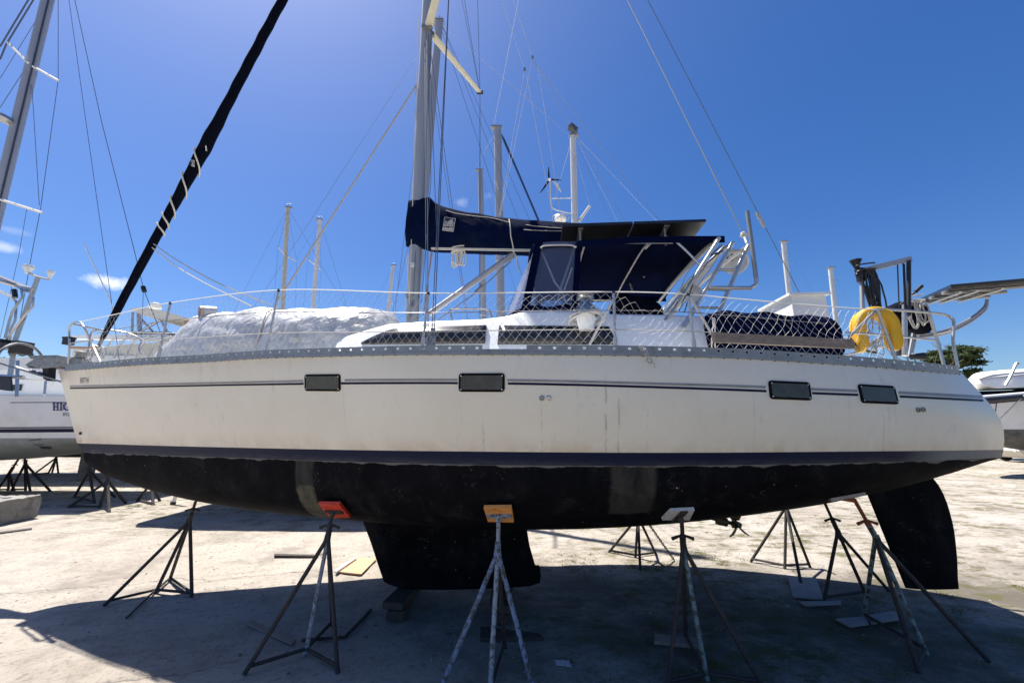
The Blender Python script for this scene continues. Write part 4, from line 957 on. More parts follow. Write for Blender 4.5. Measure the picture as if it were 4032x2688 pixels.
for px, py in ((2885, 955), (2948, 966), (2832, 938)):
    a = B(px, py, -1.25); mb = MB(); mb.tube([V(a[0], y, a[2]+.05*(1-(y/1.25)**2)) for y in np.linspace(-1.25, 1.25, 9)], .021, 8); mb.build('arch_crossbar', MT['steel'], yacht)
mb = MB(); a, b2 = B(2835, 990, -.3), B(2680, 1185, -.3)
mb.plate([V(a[0], -.45, a[2]), V(a[0], .5, a[2]), V(b2[0], .5, b2[2]), V(b2[0], -.35, b2[2])], .05); mb.build('arch_panel', MT['white_plain'], yacht, smooth=False)
for (px, py, bb, r_) in ((2728, 1150, -.6, .11), (2890, 1030, -.4, .16)):
    c = B(px, py, bb); mb = MB(); mb.lathe(c, [(r_*.35, -.16), (r_*.45, -.06), (r_, .10), (r_*.9, .105), (r_*.3, .02)], 18, (-.3, -.85, -.4)); mb.build('deck_speaker', MT['white_plain'], yacht)
mb = MB(); mb.tube(arc([B(2860, 1012, -.5), B(2875, 1025, -.5), B(2888, 1014, -.5), B(2884, 1002, -.5)], 4), .016, 8); mb.build('speaker_hose', MT['black'], yacht)
mb = MB(); mb.tube([B(2942, 832, -1.3), B(2960, 960, -1.3), B(2977, 1095, -1.3)], .022, 10); mb.build('antenna_pole', MT['alu_dull'], yacht)
mb = MB(); mb.tube(arc([B(2978, 1092, -1.3), B(2977, 1118, -1.3), B(2955, 1132, -1.3), B(2940, 1134, -1.3), B(2790, 1132, -1.3)], 5), .021, 10); mb.build('antenna_bracket', MT['steel'], yacht)
for k in range(6):
    a, b2 = B(2700+random.uniform(0, 90), 1000+random.uniform(0, 60), -1.1), B(2640+random.uniform(0, 60), 1230, -1.1); mb = MB(); mb.tube(arc([B(2840+k*6, 960+k*4, -1.0), a*.5+b2*.5+V(random.uniform(-.1, .1), 0, random.uniform(-.1, .1))+V(.15, 0, .2), b2], 5), .006, 5); mb.build('arch_cable', MT['rubber' if k % 2 else 'rope_grey'], yacht)

# ---- primary winch with its tail of rope
wc = B(2308, 1268, -1.32); k_ = .043/26
def wz(py): return B(2308, py, -1.32)[2]
mb = MB(); mb.lathe(V(wc[0], wc[1], 0), [(.08, wz(1300)), (.085, wz(1282)), (.098, wz(1262)), (.100, wz(1242)), (.09, wz(1238))], 20); mb.build('winch_base', MT['white'], yacht)
mb = MB(); mb.lathe(V(wc[0], wc[1], 0), [(.10, wz(1238)), (.108, wz(1222)), (.10, wz(1206)), (.066, wz(1200)), (.062, wz(1186)), (.085, wz(1180)), (.10, wz(1174)), (.085, wz(1168)), (.09, wz(1160)), (.07, wz(1153)), (.02, wz(1150))], 22); mb.build('winch', MT['winch'], yacht)
# cockpit backrest in black canvas
rows = []
for u in np.linspace(0, 1, 24):
    px = 2402+u*203; tpy = np.interp(px, [2402, 2412, 2450, 2520, 2570, 2595, 2605], [1215, 1190, 1152, 1172, 1180, 1200, 1236]); a, b2 = B(px, tpy, -.75), B(px, 1246, -.75); w = .10
    rows.append([V(a[0], -.75+w*math.cos(t), (a[2]+b2[2])/2+(a[2]-b2[2])/2*math.sin(t)) for t in np.linspace(0, 2*math.pi, 15)[:-1]])
mb = MB(); mb.loft(rows); mb.build('cockpit_backrest', MT['black_canvas'], yacht)
# aft deck locker
a, b2 = B(2985, 1215, 0), B(3160, 1215, 0); zt2 = B(3080, 1178, -.3)[2]
mb = MB(); mb.box(V((a[0]+b2[0])/2+.1, -.1, (zdeck(3)+zt2)/2), (b2[0]-a[0]-.15, .7, zt2-zdeck(3)), taper=.97); mb.box(V((a[0]+b2[0])/2+.1, -.1, zt2+.015), (b2[0]-a[0]-.08, .76, .03)); mb.build('deck_locker', MT['white'], yacht, smooth=False)
# small hoist for the outboard, garden lamp, stern solar rack
bd_ = -1.15
mb = MB(); mb.tube([B(3562, 1400, bd_), B(3562, 1200, bd_)], .024, 10); mb.tube([B(3576, 1250, bd_), B(3579, 1030, bd_)], .017, 8); hoist = mb.build('motor_hoist', MT['steel'], yacht)
mb = MB(); mb.tube([B(3578, 1240, bd_-.02), B(3578, 1025, bd_-.02)], .02, 8); mb.build('hoist_post', MT['black'], hoist)
mb = MB(); a, b2 = B(3395, 1066, bd_), B(3585, 1020, bd_); d = V(0, 0, .026); mb.loft([[p+V(0, yy, zz) for yy, zz in ((-.02, -.028), (.02, -.028), (.02, .028), (-.02, .028))] for p in (a, b2)]); mb.build('hoist_arm', MT['mast'], hoist, smooth=False)
mb = MB(); mb.tube([B(3392, 1085, bd_), B(3396, 1222, bd_)], .02, 8); mb.build('hoist_arm', MT['mast'], hoist); mb = MB(); mb.tube([B(3386, 1060, bd_), B(3390, 1110, bd_)], [.05, .035], 10); mb.build('hoist_boot', MT['black'], hoist)
for x_, y0 in ((3534, 1042), (3556, 1036), (3561, 1040)):
    mb = MB(); mb.tube([B(x_, y0, bd_-.03), B(x_+7, 1228, bd_-.03)], .006, 5); mb.build('hoist_fall', MT['rubber'], hoist)
lp = B(3368, 1022, bd_); lz = lambda py: B(3368, py, bd_)[2]
mb = MB(); mb.lathe(V(lp[0], lp[1], 0), [(.001, lz(1021)), (.055, lz(1024)), (.055, lz(1029)), (.045, lz(1031)), (.035, lz(1040)), (.018, lz(1056)), (.016, lz(1070)), (.03, lz(1080))], 12); mb.build('stern_lamp', MT['black'], yacht)
mb = MB()
for q in range(6):
    a = R(60*q); mb.tube([V(lp[0]+.05*math.cos(a), lp[1]+.05*math.sin(a), lz(1028)), V(lp[0]+.016*math.cos(a), lp[1]+.016*math.sin(a), lz(1058))], .004, 4)
mb.build('lamp_cage', MT['black'], yacht)
# rack of two panels over the stern
pA, pB_ = B(3744, 1126, -.9), B(4080, 1098, -.9); pC = B(3622, 1180, .75); pD = pC+(pB_-pA)
mb = MB(); mb.plate([pA, pB_, pD, pC], .035); rack = mb.build('stern_solar_panel', MT['solar'], yacht, smooth=False)
nrm = np.cross(pB_-pA, pC-pA); nrm /= np.linalg.norm(nrm); nrm *= -np.sign(nrm[2])
mb = MB(); ins = lambda a, b2: pA+(pB_-pA)*a+(pC-pA)*b2+nrm*.022; mb.plate([ins(.03, .04), ins(.97, .04), ins(.97, .96), ins(.03, .96)], .006); mb.build('panel_backsheet', MT['solar_under'], rack, smooth=False)
for v in (.12, .5, .85):
    mb = MB(); mb.tube([ins(-.05, v)+nrm*.03, ins(1, v)+nrm*.03], .022, 6); mb.build('rack_rail', MT['alu'], rack)
for v in (.1, .3, .6): mb = MB(); mb.tube([ins(v, .0)+nrm*.06, ins(v, 1)+nrm*.06], .016, 6); mb.build('rack_rail', MT['steel'], rack)
for dz in (0, 10):
    mb = MB(); mb.tube(arc([B(3618, 1318+dz, -.7), B(3720, 1302+dz, -.7), B(3810, 1262+dz, -.7), B(3875, 1212+dz, -.7), B(3888, 1180, -.7)], 6), .017, 8); mb.build('rack_arm', MT['steel'], rack)
    mb = MB(); mb.tube(arc([B(3618, 1318+dz, -.7)*V(1, -1, 1), B(3720, 1302+dz, -.7)*V(1, -1, 1), B(3875, 1212+dz, -.7)*V(1, -1, 1)], 6), .017, 8); mb.build('rack_arm', MT['steel'], rack)
for (a, b2) in (((3610, 1236), (3580, 1400)), ((3622, 1240), (3590, 1392))):
    mb = MB(); mb.tube([B(*a, -.6), B(*b2, -.6)], .017, 8); mb.build('rack_leg', MT['steel'], yacht)

# ---- bow roller, windlass chain, anchor
mb = MB(); 
for s_ in (-1, 1): mb.plate([V(*p) for p in [(B(x, y, 0)[0], s_*.06, B(x, y, 0)[2]) for x, y in ((118, 1440), (160, 1412), (268, 1408), (345, 1420), (345, 1445), (262, 1446), (190, 1452))]], .012)
mb.plate([V(B(150, 1448, 0)[0], -.06, B(150, 1448, 0)[2]), V(B(300, 1448, 0)[0], -.06, B(300, 1446, 0)[2]), V(B(300, 1446, 0)[0], .06, B(300, 1446, 0)[2]), V(B(150, 1448, 0)[0], .06, B(150, 1448, 0)[2])], .01)
q = B(135, 1440, 0); mb.tube([q+V(0, -.06, 0), q+V(0, .06, 0)], .04, 12); mb.build('bow_roller', MT['galv'], yacht, smooth=False)
mb = MB(); mb.plate([B(x, y, 0) for x, y in ((182, 1448), (206, 1448), (203, 1500), (186, 1492))], .10); mb.plate([B(x, y, -.05) for x, y in ((120, 1446), (262, 1440), (262, 1434), (120, 1439))], .03); mb.build('roller_bracket', MT['rust'], yacht, smooth=False)
mb = MB(); mb.lathe(B(318, 1405, 0), [(.10, -.12), (.10, -.04), (.06, -.02), (.06, .05), (.09, .07), (.001, .09)], 14); mb.build('windlass', MT['galv'], yacht)
mb = MB()
for k in range(9):
    p = B(270+7*k, 1408+3*math.sin(k), -.03); mb.tube([p+V(.028*math.cos(t), .014*math.sin(t)*(k % 2), .014*math.sin(t)*((k+1) % 2)) for t in np.linspace(0, 2*math.pi, 9)[:-1]], .006, 4, closed=True)
mb.build('anchor_chain', MT['chain'], yacht)

# ================================================================= things lying on the yacht
def ything(name, base_l, label, cat, group=None): return thing(name, toW(base_l), label, cat, group, YROT)
# roll bar anchor hung from the bow roller
ao = B(160, 1460, 0); anchor = ything('anchor', ao, 'galvanised roll bar anchor hanging from the bow roller', 'anchor')
mb = MB(); mb.plate([V(p[0], 0, p[2]) for p in (B(300, 1412, 0), B(230, 1398, 0), B(128, 1400, 0), B(120, 1412, 0), B(228, 1414, 0), B(300, 1424, 0))], .03); mb.build('shank', MT['galv'], anchor, off=ao, smooth=False)
pts = arc([B(-12, 1432, -.32), B(-6, 1392, -.30), B(30, 1362, -.2), B(80, 1352, 0), B(130, 1366, .18), B(158, 1392, .28), B(172, 1412, .30)], 5)
mb = MB(); mb.tube(pts, .018, 8); mb.build('roll_bar', MT['galv'], anchor, off=ao)
tipA = B(252, 1506, 0); l_, r_ = B(-20, 1424, -.30), B(60, 1440, .32); mb = MB(); cA = B(60, 1448, 0)
mb.plate([l_, cA, tipA], .022); mb.plate([cA, r_, tipA], .022); mb.build('fluke', MT['galv'], anchor, off=ao, smooth=False)
mb = MB(); mb.tube(arc([B(185, 1415, 0), B(195, 1440, 0), B(178, 1470, 0), B(120, 1460, 0)], 5), .022, 8); mb.build('shank_bend', MT['galv'], anchor, off=ao)

# tarpaulin-covered dinghy on the foredeck
tx = [600, 640, 690, 720, 790, 840, 900, 960, 1060, 1095, 1120, 1250, 1400, 1475, 1520, 1537]; ty = [1388, 1350, 1296, 1256, 1226, 1228, 1222, 1210, 1200, 1212, 1207, 1205, 1201, 1203, 1230, 1258]
ftt = spl(tx, ty); tb_ = B(1000, 1380, -.2)
tarpb = V(tb_[0], -.2, zdeck(tb_[0])); tarp = ything('covered_dinghy', tarpb, 'upturned dinghy under a crumpled silver tarpaulin on the foredeck', 'dinghy')
def wr(x, y, z):
    v = Vector((x*2.1, y*2.1, z*2.1)); d = mnoise.fractal(v, .9, 2.1, 5)
    r1 = 1-abs(mnoise.noise(v*1.7+Vector((3, 1, 7)))); r2 = 1-abs(mnoise.noise(v*3.3+Vector((9, 4, 2))))
    a1 = abs(mnoise.noise(Vector((x*1.5+z*2.2, y*1.6+x*.5, z*3.0+4)))); a2 = abs(mnoise.noise(v*3.4+Vector((5, 2, 6)))); a3 = abs(mnoise.noise(v*7+Vector((2, 7, 1))))
    return .018*d+.09*(a1-.2)+.030*(a2-.2)+.006*(a3-.2)
def tarp_grid(p0, p1, tyf, n, wid, name, seed, bend=0):
    rows = []
    for px in np.linspace(p0, p1, n):
        a = B(px, tyf(px), -.15-.55*wid(px)); x = a[0]; zd = zdeck(x)+.03; H = a[2]-zd; w = wid(px); row = []
        for th in np.linspace(0, math.pi, 64):
            c_, s_ = math.cos(th), math.sin(th); rex = .60+.55*max(0, min(1, (860-px)/200)); y = -.15-w*math.copysign(abs(c_)**(rex+.02), c_); z = zd+H*abs(s_)**rex
            pl_ = abs(mnoise.noise(Vector((x*4.2+seed, .4*z, 2.2))))+.6*abs(mnoise.noise(Vector((x*9+z*2, seed, 4.1)))); k = wr(x+seed, y, z)*(.30+.70*s_)+.022*(pl_-.28)*(1-s_)**.8; q = V(x+.5*k, y-(1 if c_ > 0 else -1)*abs(c_)*k*1.0, z+s_*k*.6)
            row.append(q)
        rows.append(row)
    mb = MB(); mb.grid(rows)
    for r0 in (rows[0], rows[-1]):
        c0 = sum(r0)/len(r0); mb.grid([r0, [c0+(q-c0)*.5 for q in r0], [c0+(q-c0)*.05 for q in r0]])
    return mb.build(name, MT['tarp'], tarp, off=tarpb)
tarp_grid(612, 1100, ftt, 90, spl([600, 700, 850, 1000, 1100], [.10, .24, .44, .60, .66]), 'tarpaulin', 0)
tarp_grid(1088, 1537, ftt, 90, spl([1080, 1200, 1400, 1537], [.66, .80, .86, .70]), 'tarpaulin', 9)
mb = MB(); q0, q1 = B(786, 1228, -.35), B(850, 1230, -.2); mb.tube([q0, q0*.6+q1*.4, q1], .085, 14, cap=False); mb.build('rolled_end', MT['tarp'], tarp, off=tarpb)
mb = MB(); mb.tube([q0+V(.01, 0, 0), q1], .078, 14, cap=False); mb.build('roll_core', MT['ply_raw'], tarp, off=tarpb)
mb = MB(); q0, q1 = B(722, 1270, -.3), B(770, 1270, -.2); mb.tube([q0, q1], [.05, .08], 12); mb.build('rolled_end', MT['ply_raw'], tarp, off=tarpb)
mb = MB(); pts = []
for th in np.linspace(0, math.pi, 24):
    q_ = B(1096, ftt(1096), -.51); x = q_[0]; zd = zdeck(x)+.03; c_, s_ = math.cos(th), math.sin(th); pts.append(V(x+.02*math.sin(5*th), -.15-.69*math.copysign(abs(c_)**.62, c_), zd+(q_[2]+.02-zd)*abs(s_)**.6))
mb.tube(pts, .010, 5); mb.build('lashing', MT['rope_grey'], tarp, off=tarpb)
mb = MB(); a = B(1282, 1352, -1.0); b2 = B(1385, 1248, -.92); mb.plate([a, a+V(.12, 0, .01), b2+V(.10, 0, -.02), b2], .01); mb.build('tarpaulin_flap', MT['tarp'], tarp, off=tarpb, smooth=False)

# long navy-covered bundle on the aft deck
bb = B(3050, 1392, -1.05); bb[2] = zdeck(bb[0])+.02; bun = ything('deck_bundle', bb, 'long rounded bundle in dark navy cover behind the stern netting', 'covered bundle')
rows = []
bt = spl([2790, 2800, 2830, 2950, 3100, 3220, 3280, 3304], [1250, 1228, 1216, 1218, 1226, 1236, 1250, 1285]); 
for px in np.concatenate([np.linspace(2788, 2830, 12), np.linspace(2840, 3262, 44), np.linspace(3268, 3306, 10)]):
    e = 1-max(0, (2812-px)/26)**2-max(0, (px-3282)/26)**2; e = math.sqrt(max(.02, e)); a, b2 = B(px, bt(px), -1.42), B(px, 1408+(px-2790)*.02, -1.42); H = (a[2]-b2[2])/2; ring = []
    for t in np.linspace(0, 2*math.pi, 41)[:-1]:
        c_, s_ = math.cos(t), math.sin(t); k = .025*mnoise.fractal(Vector((a[0]*3, c_*2, s_*2)), 1, 2, 4)+.01*math.sin(a[0]*16+s_*3)*abs(s_)
        ring.append(V(a[0], -1.12+(.38*e+k)*math.copysign(abs(c_)**.55, c_), b2[2]+H+(H*(e*.3+.7)+k*.6)*math.copysign(abs(s_)**.55, s_)))
    rows.append(ring)
mb = MB(); mb.loft(rows); mb.build('cover', MT['navy_soft'], bun, off=bb)
for px in (2815, 2805):
    mb = MB(); mb.tube([B(px+random.uniform(-4, 4), 1250+k*9, -1.53) for k in range(16)], .006, 5); mb.build('tie_cord', MT['rope'], bun, off=bb)
# plank lashed outside the netting
pl = [BE(2803, 1309, -.05), BE(2812, 1347, -.05), BE(3360, 1373, .02), BE(3352, 1337, .02)]
pc = sum(pl)/4; plank = MB(); plank.plate(pl, .035); tag(plank.build('plank', MT['wood'], None, off=pc, rot=(0, 0, YROT), loc=toW(pc), smooth=False), 'weathered brown plank lashed to the rail in front of the navy bundle', 'plank')
# yellow horseshoe buoy hanging on the pushpit
hb = BE(3442, 1290, .16); buoy = ything('horseshoe_buoy', hb, 'bright yellow horseshoe lifebuoy hung on the stern rail', 'lifebuoy')
rows = []
rotb = Matrix.Rotation(R(-16), 3, 'Z')
path = []
for v in np.linspace(-.25, .0, 10): path.append(((-.140, v), (-1, 0)))
for a in np.linspace(math.pi, 0, 19): path.append(((.140*math.cos(a), .01+.15*math.sin(a)), (math.cos(a), math.sin(a))))
for v in np.linspace(.0, -.25, 10): path.append(((.140, v), (1, 0)))
NP = len(path)
for k, ((u, v), (nu, nv)) in enumerate(path):
    nrm2 = V(nu, 0, nv); e = min(1, .45+.55*math.sqrt(min(k, NP-1-k)/3.)) if min(k, NP-1-k) < 3 else 1; ring = []
    for t in np.linspace(0, 2*math.pi, 21)[:-1]:
        c_, s_ = math.cos(t), math.sin(t); ring.append(hb+.94*np.array(rotb @ Vector(V(u, 0, v)+nrm2*.056*e*math.copysign(abs(c_)**.55, c_)+V(0, 1, 0)*.095*e*math.copysign(abs(s_)**.45, s_))))
    rows.append(ring)
mb = MB(); mb.loft(rows); mb.build('foam_ring', MT['yellow'], buoy, off=hb)
mb = MB(); mb.tube([hb+np.array(rotb @ Vector((.235*math.cos(a), -.03, .255*math.sin(a)))) for a in np.linspace(R(195), R(262), 10)], .012, 5); mb.build('grab_tape', MT['black'], buoy, off=hb)
mb = MB()
for k in range(26):
    p = hb+V(random.uniform(-.07, .10), random.uniform(-.03, .06), random.uniform(-.16, .14)); mb.tube(arc([p, p+V(random.uniform(-.05, .05), .02, random.uniform(-.12, .02)), p+V(random.uniform(-.04, .07), 0, random.uniform(-.2, -.05))], 3), .004, 4)
mb.build('coiled_line', MT['rope_grey'], buoy, off=hb)
# outboard motor under the hoist
ob = B(3545, 1260, -.75); out = ything('outboard_motor', ob, 'black outboard motor with tiller arm clamped to the stern rail', 'outboard')
rows = []
for u in np.linspace(0, 1, 18):
    px = 3478+u*165; tpy = np.interp(px, [3478, 3500, 3530, 3580, 3625, 3643], [1228, 1204, 1190, 1192, 1205, 1240]); bpy_ = np.interp(px, [3478, 3500, 3560, 3620, 3643], [1236, 1268, 1300, 1318, 1290]); a, b2 = B(px, tpy, -.75), B(px, bpy_, -.75); w = .15*math.sin(math.pi*(.08+.84*u))**.5
    rows.append([V(a[0], -.75+w*math.copysign(abs(math.cos(t))**.7, math.cos(t)), (a[2]+b2[2])/2+(a[2]-b2[2])/2*math.copysign(abs(math.sin(t))**.8, math.sin(t))) for t in np.linspace(0, 2*math.pi, 21)[:-1]])
mb = MB(); mb.loft(rows); mb.build('cowl', MT['black_canvas'], out, off=ob)
mb = MB(); mb.tube([B(3545, 1200, -.9), B(3612, 1142, -.9)], .011, 8); mb.tube([B(3605, 1148, -.9), B(3630, 1125, -.9)], .019, 10); mb.build('tiller', MT['black'], out, off=ob)
mb = MB(); mb.loft([[B(3560, 1300, -.75)+V(c_*.07, s_*.05, 0) for c_, s_ in [(math.cos(t), math.sin(t)) for t in np.linspace(0, 2*math.pi, 11)[:-1]]], [B(3550, 1400, -.75)+V(c_*.055, s_*.035, 0) for c_, s_ in [(math.cos(t), math.sin(t)) for t in np.linspace(0, 2*math.pi, 11)[:-1]]]]); mb.build('leg', MT['black'], out, off=ob)
mb = MB(); mb.tube([B(3588, 1405, -.8), B(3638, 1402, -.8)], [.03, .042], 12); mb.build('gearcase', MT['black'], out, off=ob)
# rope coils
def coil(name, base, label, loops, m_, r=.006, h=.3, w=.08, spread=.05, flat=None):
    mb = MB()
    for k in range(loops):
        p = np.array(base)+V(random.uniform(-spread, spread), random.uniform(-.02, .02), 0); hh = h*random.uniform(.75, 1.1); ww = w*random.uniform(.6, 1.2); sk = random.uniform(-.3, .3)
        mb.tube([p+V(ww*math.sin(t)+sk*hh*(.5-.5*math.cos(t))*.35, random.uniform(-.006, .006), -hh*(.5-.5*math.cos(t))) for t in np.linspace(0, 2*math.pi, 21)[:-1]], r, 5, closed=True)
    p = np.array(base); mb.tube([p+V(spread*1.4*math.cos(t), .03*math.sin(t), -.05+.01*t) for t in np.linspace(0, 12, 40)], r, 5)
    return tag(mb.build(name, MT[m_], None, off=base, loc=toW(base), rot=(0, 0, YROT)), label, 'rope')
cb1 = B(1805, 988, -.2); coil('rope_coil', cb1, 'hank of cream rope hanging under the boom', 6, 'rope', .0105, .22, .05, .07)
cb2 = B(3412, 1062, bd_-.04); coil('cable_coil', cb2, 'long black cable coil hanging from the motor hoist arm', 10, 'rubber', .0085, .50, .05, .07)
mb = MB(); wcc = V(wc[0], wc[1], wz(1225))
for k in range(5): mb.tube([wcc+V((.135+.012*k)*math.cos(t), (.12+.01*k)*math.sin(t), -.02-.03*k*.6+.05*math.sin(t+1.2+.3*k)-.05*math.cos(t)*(k % 2)) for t in np.linspace(0, 2*math.pi, 25)[:-1]], .0085, 5, closed=True)
tag(mb.build('winch_rope', MT['rope'], None, off=wcc, loc=toW(wcc), rot=(0, 0, YROT)), 'cream rope looped round the chrome cockpit winch', 'rope')
cb3 = B(3610, 1185, -.95); coil('mooring_line', cb3, 'tangle of pale rope over the outboard at the stern', 5, 'rope_grey', .008, .30, .045, .06)

# ================================================================= jack stands and yard things
def stand(name, label, feet, joint_px, Yj, rod_to, bars, mats, handle=True, pad=None, pad_m=None, plate_m='rust', group='jack stands under the yacht', zf=0.0, r=.021, rodr=.018):
    F_ = [gr(*f, zf) for f in feet]; J = atY(*joint_px, Yj); base = sum(F_)/len(F_); base = V(base[0], base[1], 0)
    o = thing(name, base, label, 'jack stand', group)
    for k, f in enumerate(F_):
        d = f-J; d /= np.linalg.norm(d); hd = V(d[0], d[1], 0); mb = MB()
        k0 = J+V(0, 0, .02)+hd*.02; k1 = J+hd*.05-V(0, 0, .05)
        mb.tube([k0, k1, f-V(0, 0, .01)], r, 8); mb.build('leg', MT[mats[k % len(mats)]], o, off=base)
    for i, j in bars:
        mb = MB(); up_ = V(0, 0, .035); mb.tube([F_[i]+(J-F_[i])*.03+up_*.3, F_[j]+(J-F_[j])*.03+up_*.3], r*.8, 7); mb.build('base_bar', MT[mats[-1]], o, off=base)
    top = np.array(rod_to); mb = MB(); mb.tube([J-(top-J)*.25, J+(top-J)*.35], r*1.35, 10); mb.build('sleeve', MT[mats[0]], o, off=base)
    mb = MB(); mb.tube([J, top], rodr, 8); mb.build('threaded_rod', MT[plate_m], o, off=base)
    if handle:
        mb = MB(); c = J+(top-J)*handle; mb.tube([c-V(.10, 0, .015), c-V(.03, 0, -.01), c+V(.03, 0, .01), c+V(.10, 0, -.015)], [.017, .012, .012, .017], 7); mb.lathe(c, [(.03, -.02), (.03, .02)], 8, top-J); mb.build('screw_handle', MT[plate_m], o, off=base)
    if pad is not None:
        P_ = [toW(p) for p in pad]; mb = MB(); mb.plate(P_, .028); mb.build('pad', MT[pad_m], o, off=base, smooth=False)
        c = sum(P_)/4; ex = (P_[1]-P_[0]); n = np.cross(P_[1]-P_[0], P_[2]-P_[1]); n /= np.linalg.norm(n)
        if n[2] > 0: n = -n
        mb = MB(); q = [c+(p-c)*.0 for p in P_]; ex = ex/np.linalg.norm(ex); ey = np.cross(n, ex); mb.plate([c+n*.022-ex*.11-ey*.03, c+n*.022+ex*.11-ey*.03, c+n*.022+ex*.11+ey*.03, c+n*.022-ex*.11+ey*.03], .016); mb.tube([c+n*.02, top], .026, 8); mb.build('pad_bracket', MT[plate_m], o, off=base)
    return o
def padq(pxs, off=.02):
    out = []
    c, n = hit(sum(p[0] for p in pxs)/4, sum(p[1] for p in pxs)/4, off=off)
    for x, y in pxs:
        d = Vector(B(x, y, 0))-CL; d.normalize(); d = np.array(d); t = ((c-np.array(CL)) @ n)/(d @ n); out.append(np.array(CL)+d*t)
    return out, c, n
p2, c2, n2 = padq([(1255, 1978), (1338, 1979), (1381, 2032), (1302, 2034)])
stand('jack_stand', 'rusty jack stand with a red pad, left of the keel', [(962, 2648), (1203, 2572), (1330, 2644), (1309, 2459)], (1292, 2110), gr(1250, 2570)[1]+.08, toW(c2-V(0, .05, .04)), [(0, 1), (1, 2), (1, 3)], ['rust', 'rust_pale', 'rust', 'rust'], .5, p2, 'pad_red')
p3, c3, n3 = padq([(1905, 1993), (2014, 1992), (2024, 2050), (1922, 2048)])
stand('jack_stand', 'blue painted jack stand with an orange plywood pad, in front of the keel', [(1722, 2735), (1928, 2742), (2108, 2735), (1988, 2545)], (1960, 2172), gr(1950, 2690)[1]+.06, toW(c3-V(0, .05, .04)), [(0, 1), (1, 2), (1, 3)], ['rust_blue', 'rust_pale', 'rust_blue', 'rust'], .0, p3, 'pad_orange', 'rust_pale')
p4, c4, n4 = padq([(2606, 2041), (2640, 2006), (2733, 2001), (2712, 2042)])
stand('jack_stand', 'teal painted jack stand with a pale grey pad, right of the keel', [(2628, 2705), (2785, 2672), (3010, 2705), (2700, 2512)], (2690, 2150), gr(2740, 2640)[1]+.06, toW(c4-V(0, .05, .04)), [(0, 1), (1, 3), (1, 2)], ['rust', 'rust_green', 'rust', 'rust'], .4, p4, 'pad_white')
ctop = np.array(hit(3383, 1938)[0])
p5 = [V(ctop[0]-.28, ctop[1]-.03, ctop[2]-.06), V(ctop[0]+.02, ctop[1]-.05, ctop[2]), V(ctop[0]+.06, ctop[1]+.25, ctop[2]-.02), V(ctop[0]-.24, ctop[1]+.25, ctop[2]-.08)]
stand('jack_stand', 'leaning jack stand with a red bracket, just ahead of the rudder', [(3400, 2428), (3617, 2642), (3650, 2572), (3895, 2600)], (3447, 2112), gr(3560, 2545)[1]+.15, toW(ctop+V(-.02, .05, -.07)), [(1, 2), (0, 2)], ['rust_green', 'rust', 'rust_green', 'rust'], .42, p5, 'ply_grey', 'rust_red')
hh = B(3232, 1945, .25)
stand('jack_stand', 'thin rusty jack stand with two screw handles between the stern props', [(3243, 2362), (3410, 2340), (3500, 2322)], (3298, 2090), gr(3360, 2345)[1]+.1, toW(V(hh[0], .25, hh[2])), [(0, 1)], ['rust'], .32)
stand('jack_stand', 'dark jack stand on a plywood square, far side by the propeller', [(2955, 2208), (3090, 2235), (3155, 2302), (3190, 2230)], (3095, 1990), 7.05, atY(3098, 1945, 6.9), [(0, 1), (1, 3)], ['rust'], 0)
stand('jack_stand', 'dark jack stand with a dangling chain, far side behind the keel', [(2396, 2172), (2502, 2192), (2521, 2243), (2584, 2180)], (2512, 2030), 7.3, atY(2512, 1965, 7.0), [(0, 1), (1, 3)], ['rust'], 0)
stand('jack_stand', 'black unpadded jack stand alone under the bow', [(410, 2380), (611, 2332), (756, 2346), (667, 2284)], (748, 2045), gr(640, 2335)[1]+.05, atY(770, 1974, gr(640, 2335)[1]+.0), [(0, 1), (1, 2), (1, 3), (2, 3)], ['rust'], .55)
# chain
c0, c1 = atY(2550, 2055, 7.1), gr(2656, 2206); mb = MB(); d = (c1-c0); n = 22
for k in range(n):
    p = c0+d*(k+.5)/n; t_ = d/np.linalg.norm(d); u_ = V(0, 1, 0) if k % 2 else np.cross(t_, V(0, 1, 0)); mb.tube([p+t_*.03*math.cos(a)+u_*.016*math.sin(a) for a in np.linspace(0, 2*math.pi, 9)[:-1]], .006, 4, closed=True)
tag(mb.build('chain', MT['chain'], None, off=c1, loc=c1), 'steel chain hanging slack from the far jack stand to the ground', 'chain')
# a loose rod leaning from the bow stand
a, b2 = gr(498, 2431, .01), gr(611, 2322, .03); mb = MB(); mb.tube([a, b2], .012, 6); tag(mb.build('steel_rod', MT['rust'], None, off=a, loc=a), 'thin steel rod on the ground at the foot of the bow stand', 'rod')

def block(name, c, size, m_, label, rz=0, cat='timber block', group=None, seed=0):
    mb = MB(); rot = np.array(Matrix.Rotation(rz, 3, 'Z')); mb.box((0, 0, size[2]/2), size, rot)
    o = mb.build(name, MT[m_], None, loc=tuple(c), smooth=False); bv = o.modifiers.new('b', 'BEVEL'); bv.width = min(size)*.12; bv.segments = 2
    return tag(o, label, cat, group)
k1 = toW((-1.28, -.42, 0)); k2 = toW((-.08, -.42, 0))
block('timber_block', (k1[0], k1[1]+.3, 0), (.20, 1.0, .10), 'wood_dark', 'lower dark timber baulk under the front of the keel', -PSI+.1)
block('timber_block', (k1[0]+.02, k1[1]+.32, .10), (.24, .95, .075), 'wood_dark', 'upper dark timber baulk under the front of the keel', -PSI-.05)
block('timber_block', (k2[0], k2[1]+.3, 0), (.20, 1.0, .10), 'wood_dark', 'lower dark timber baulk under the back of the keel', -PSI)
block('timber_block', (k2[0]-.02, k2[1]+.3, .10), (.24, .95, .08), 'wood_dark', 'upper dark timber baulk under the back of the keel', -PSI+.08)
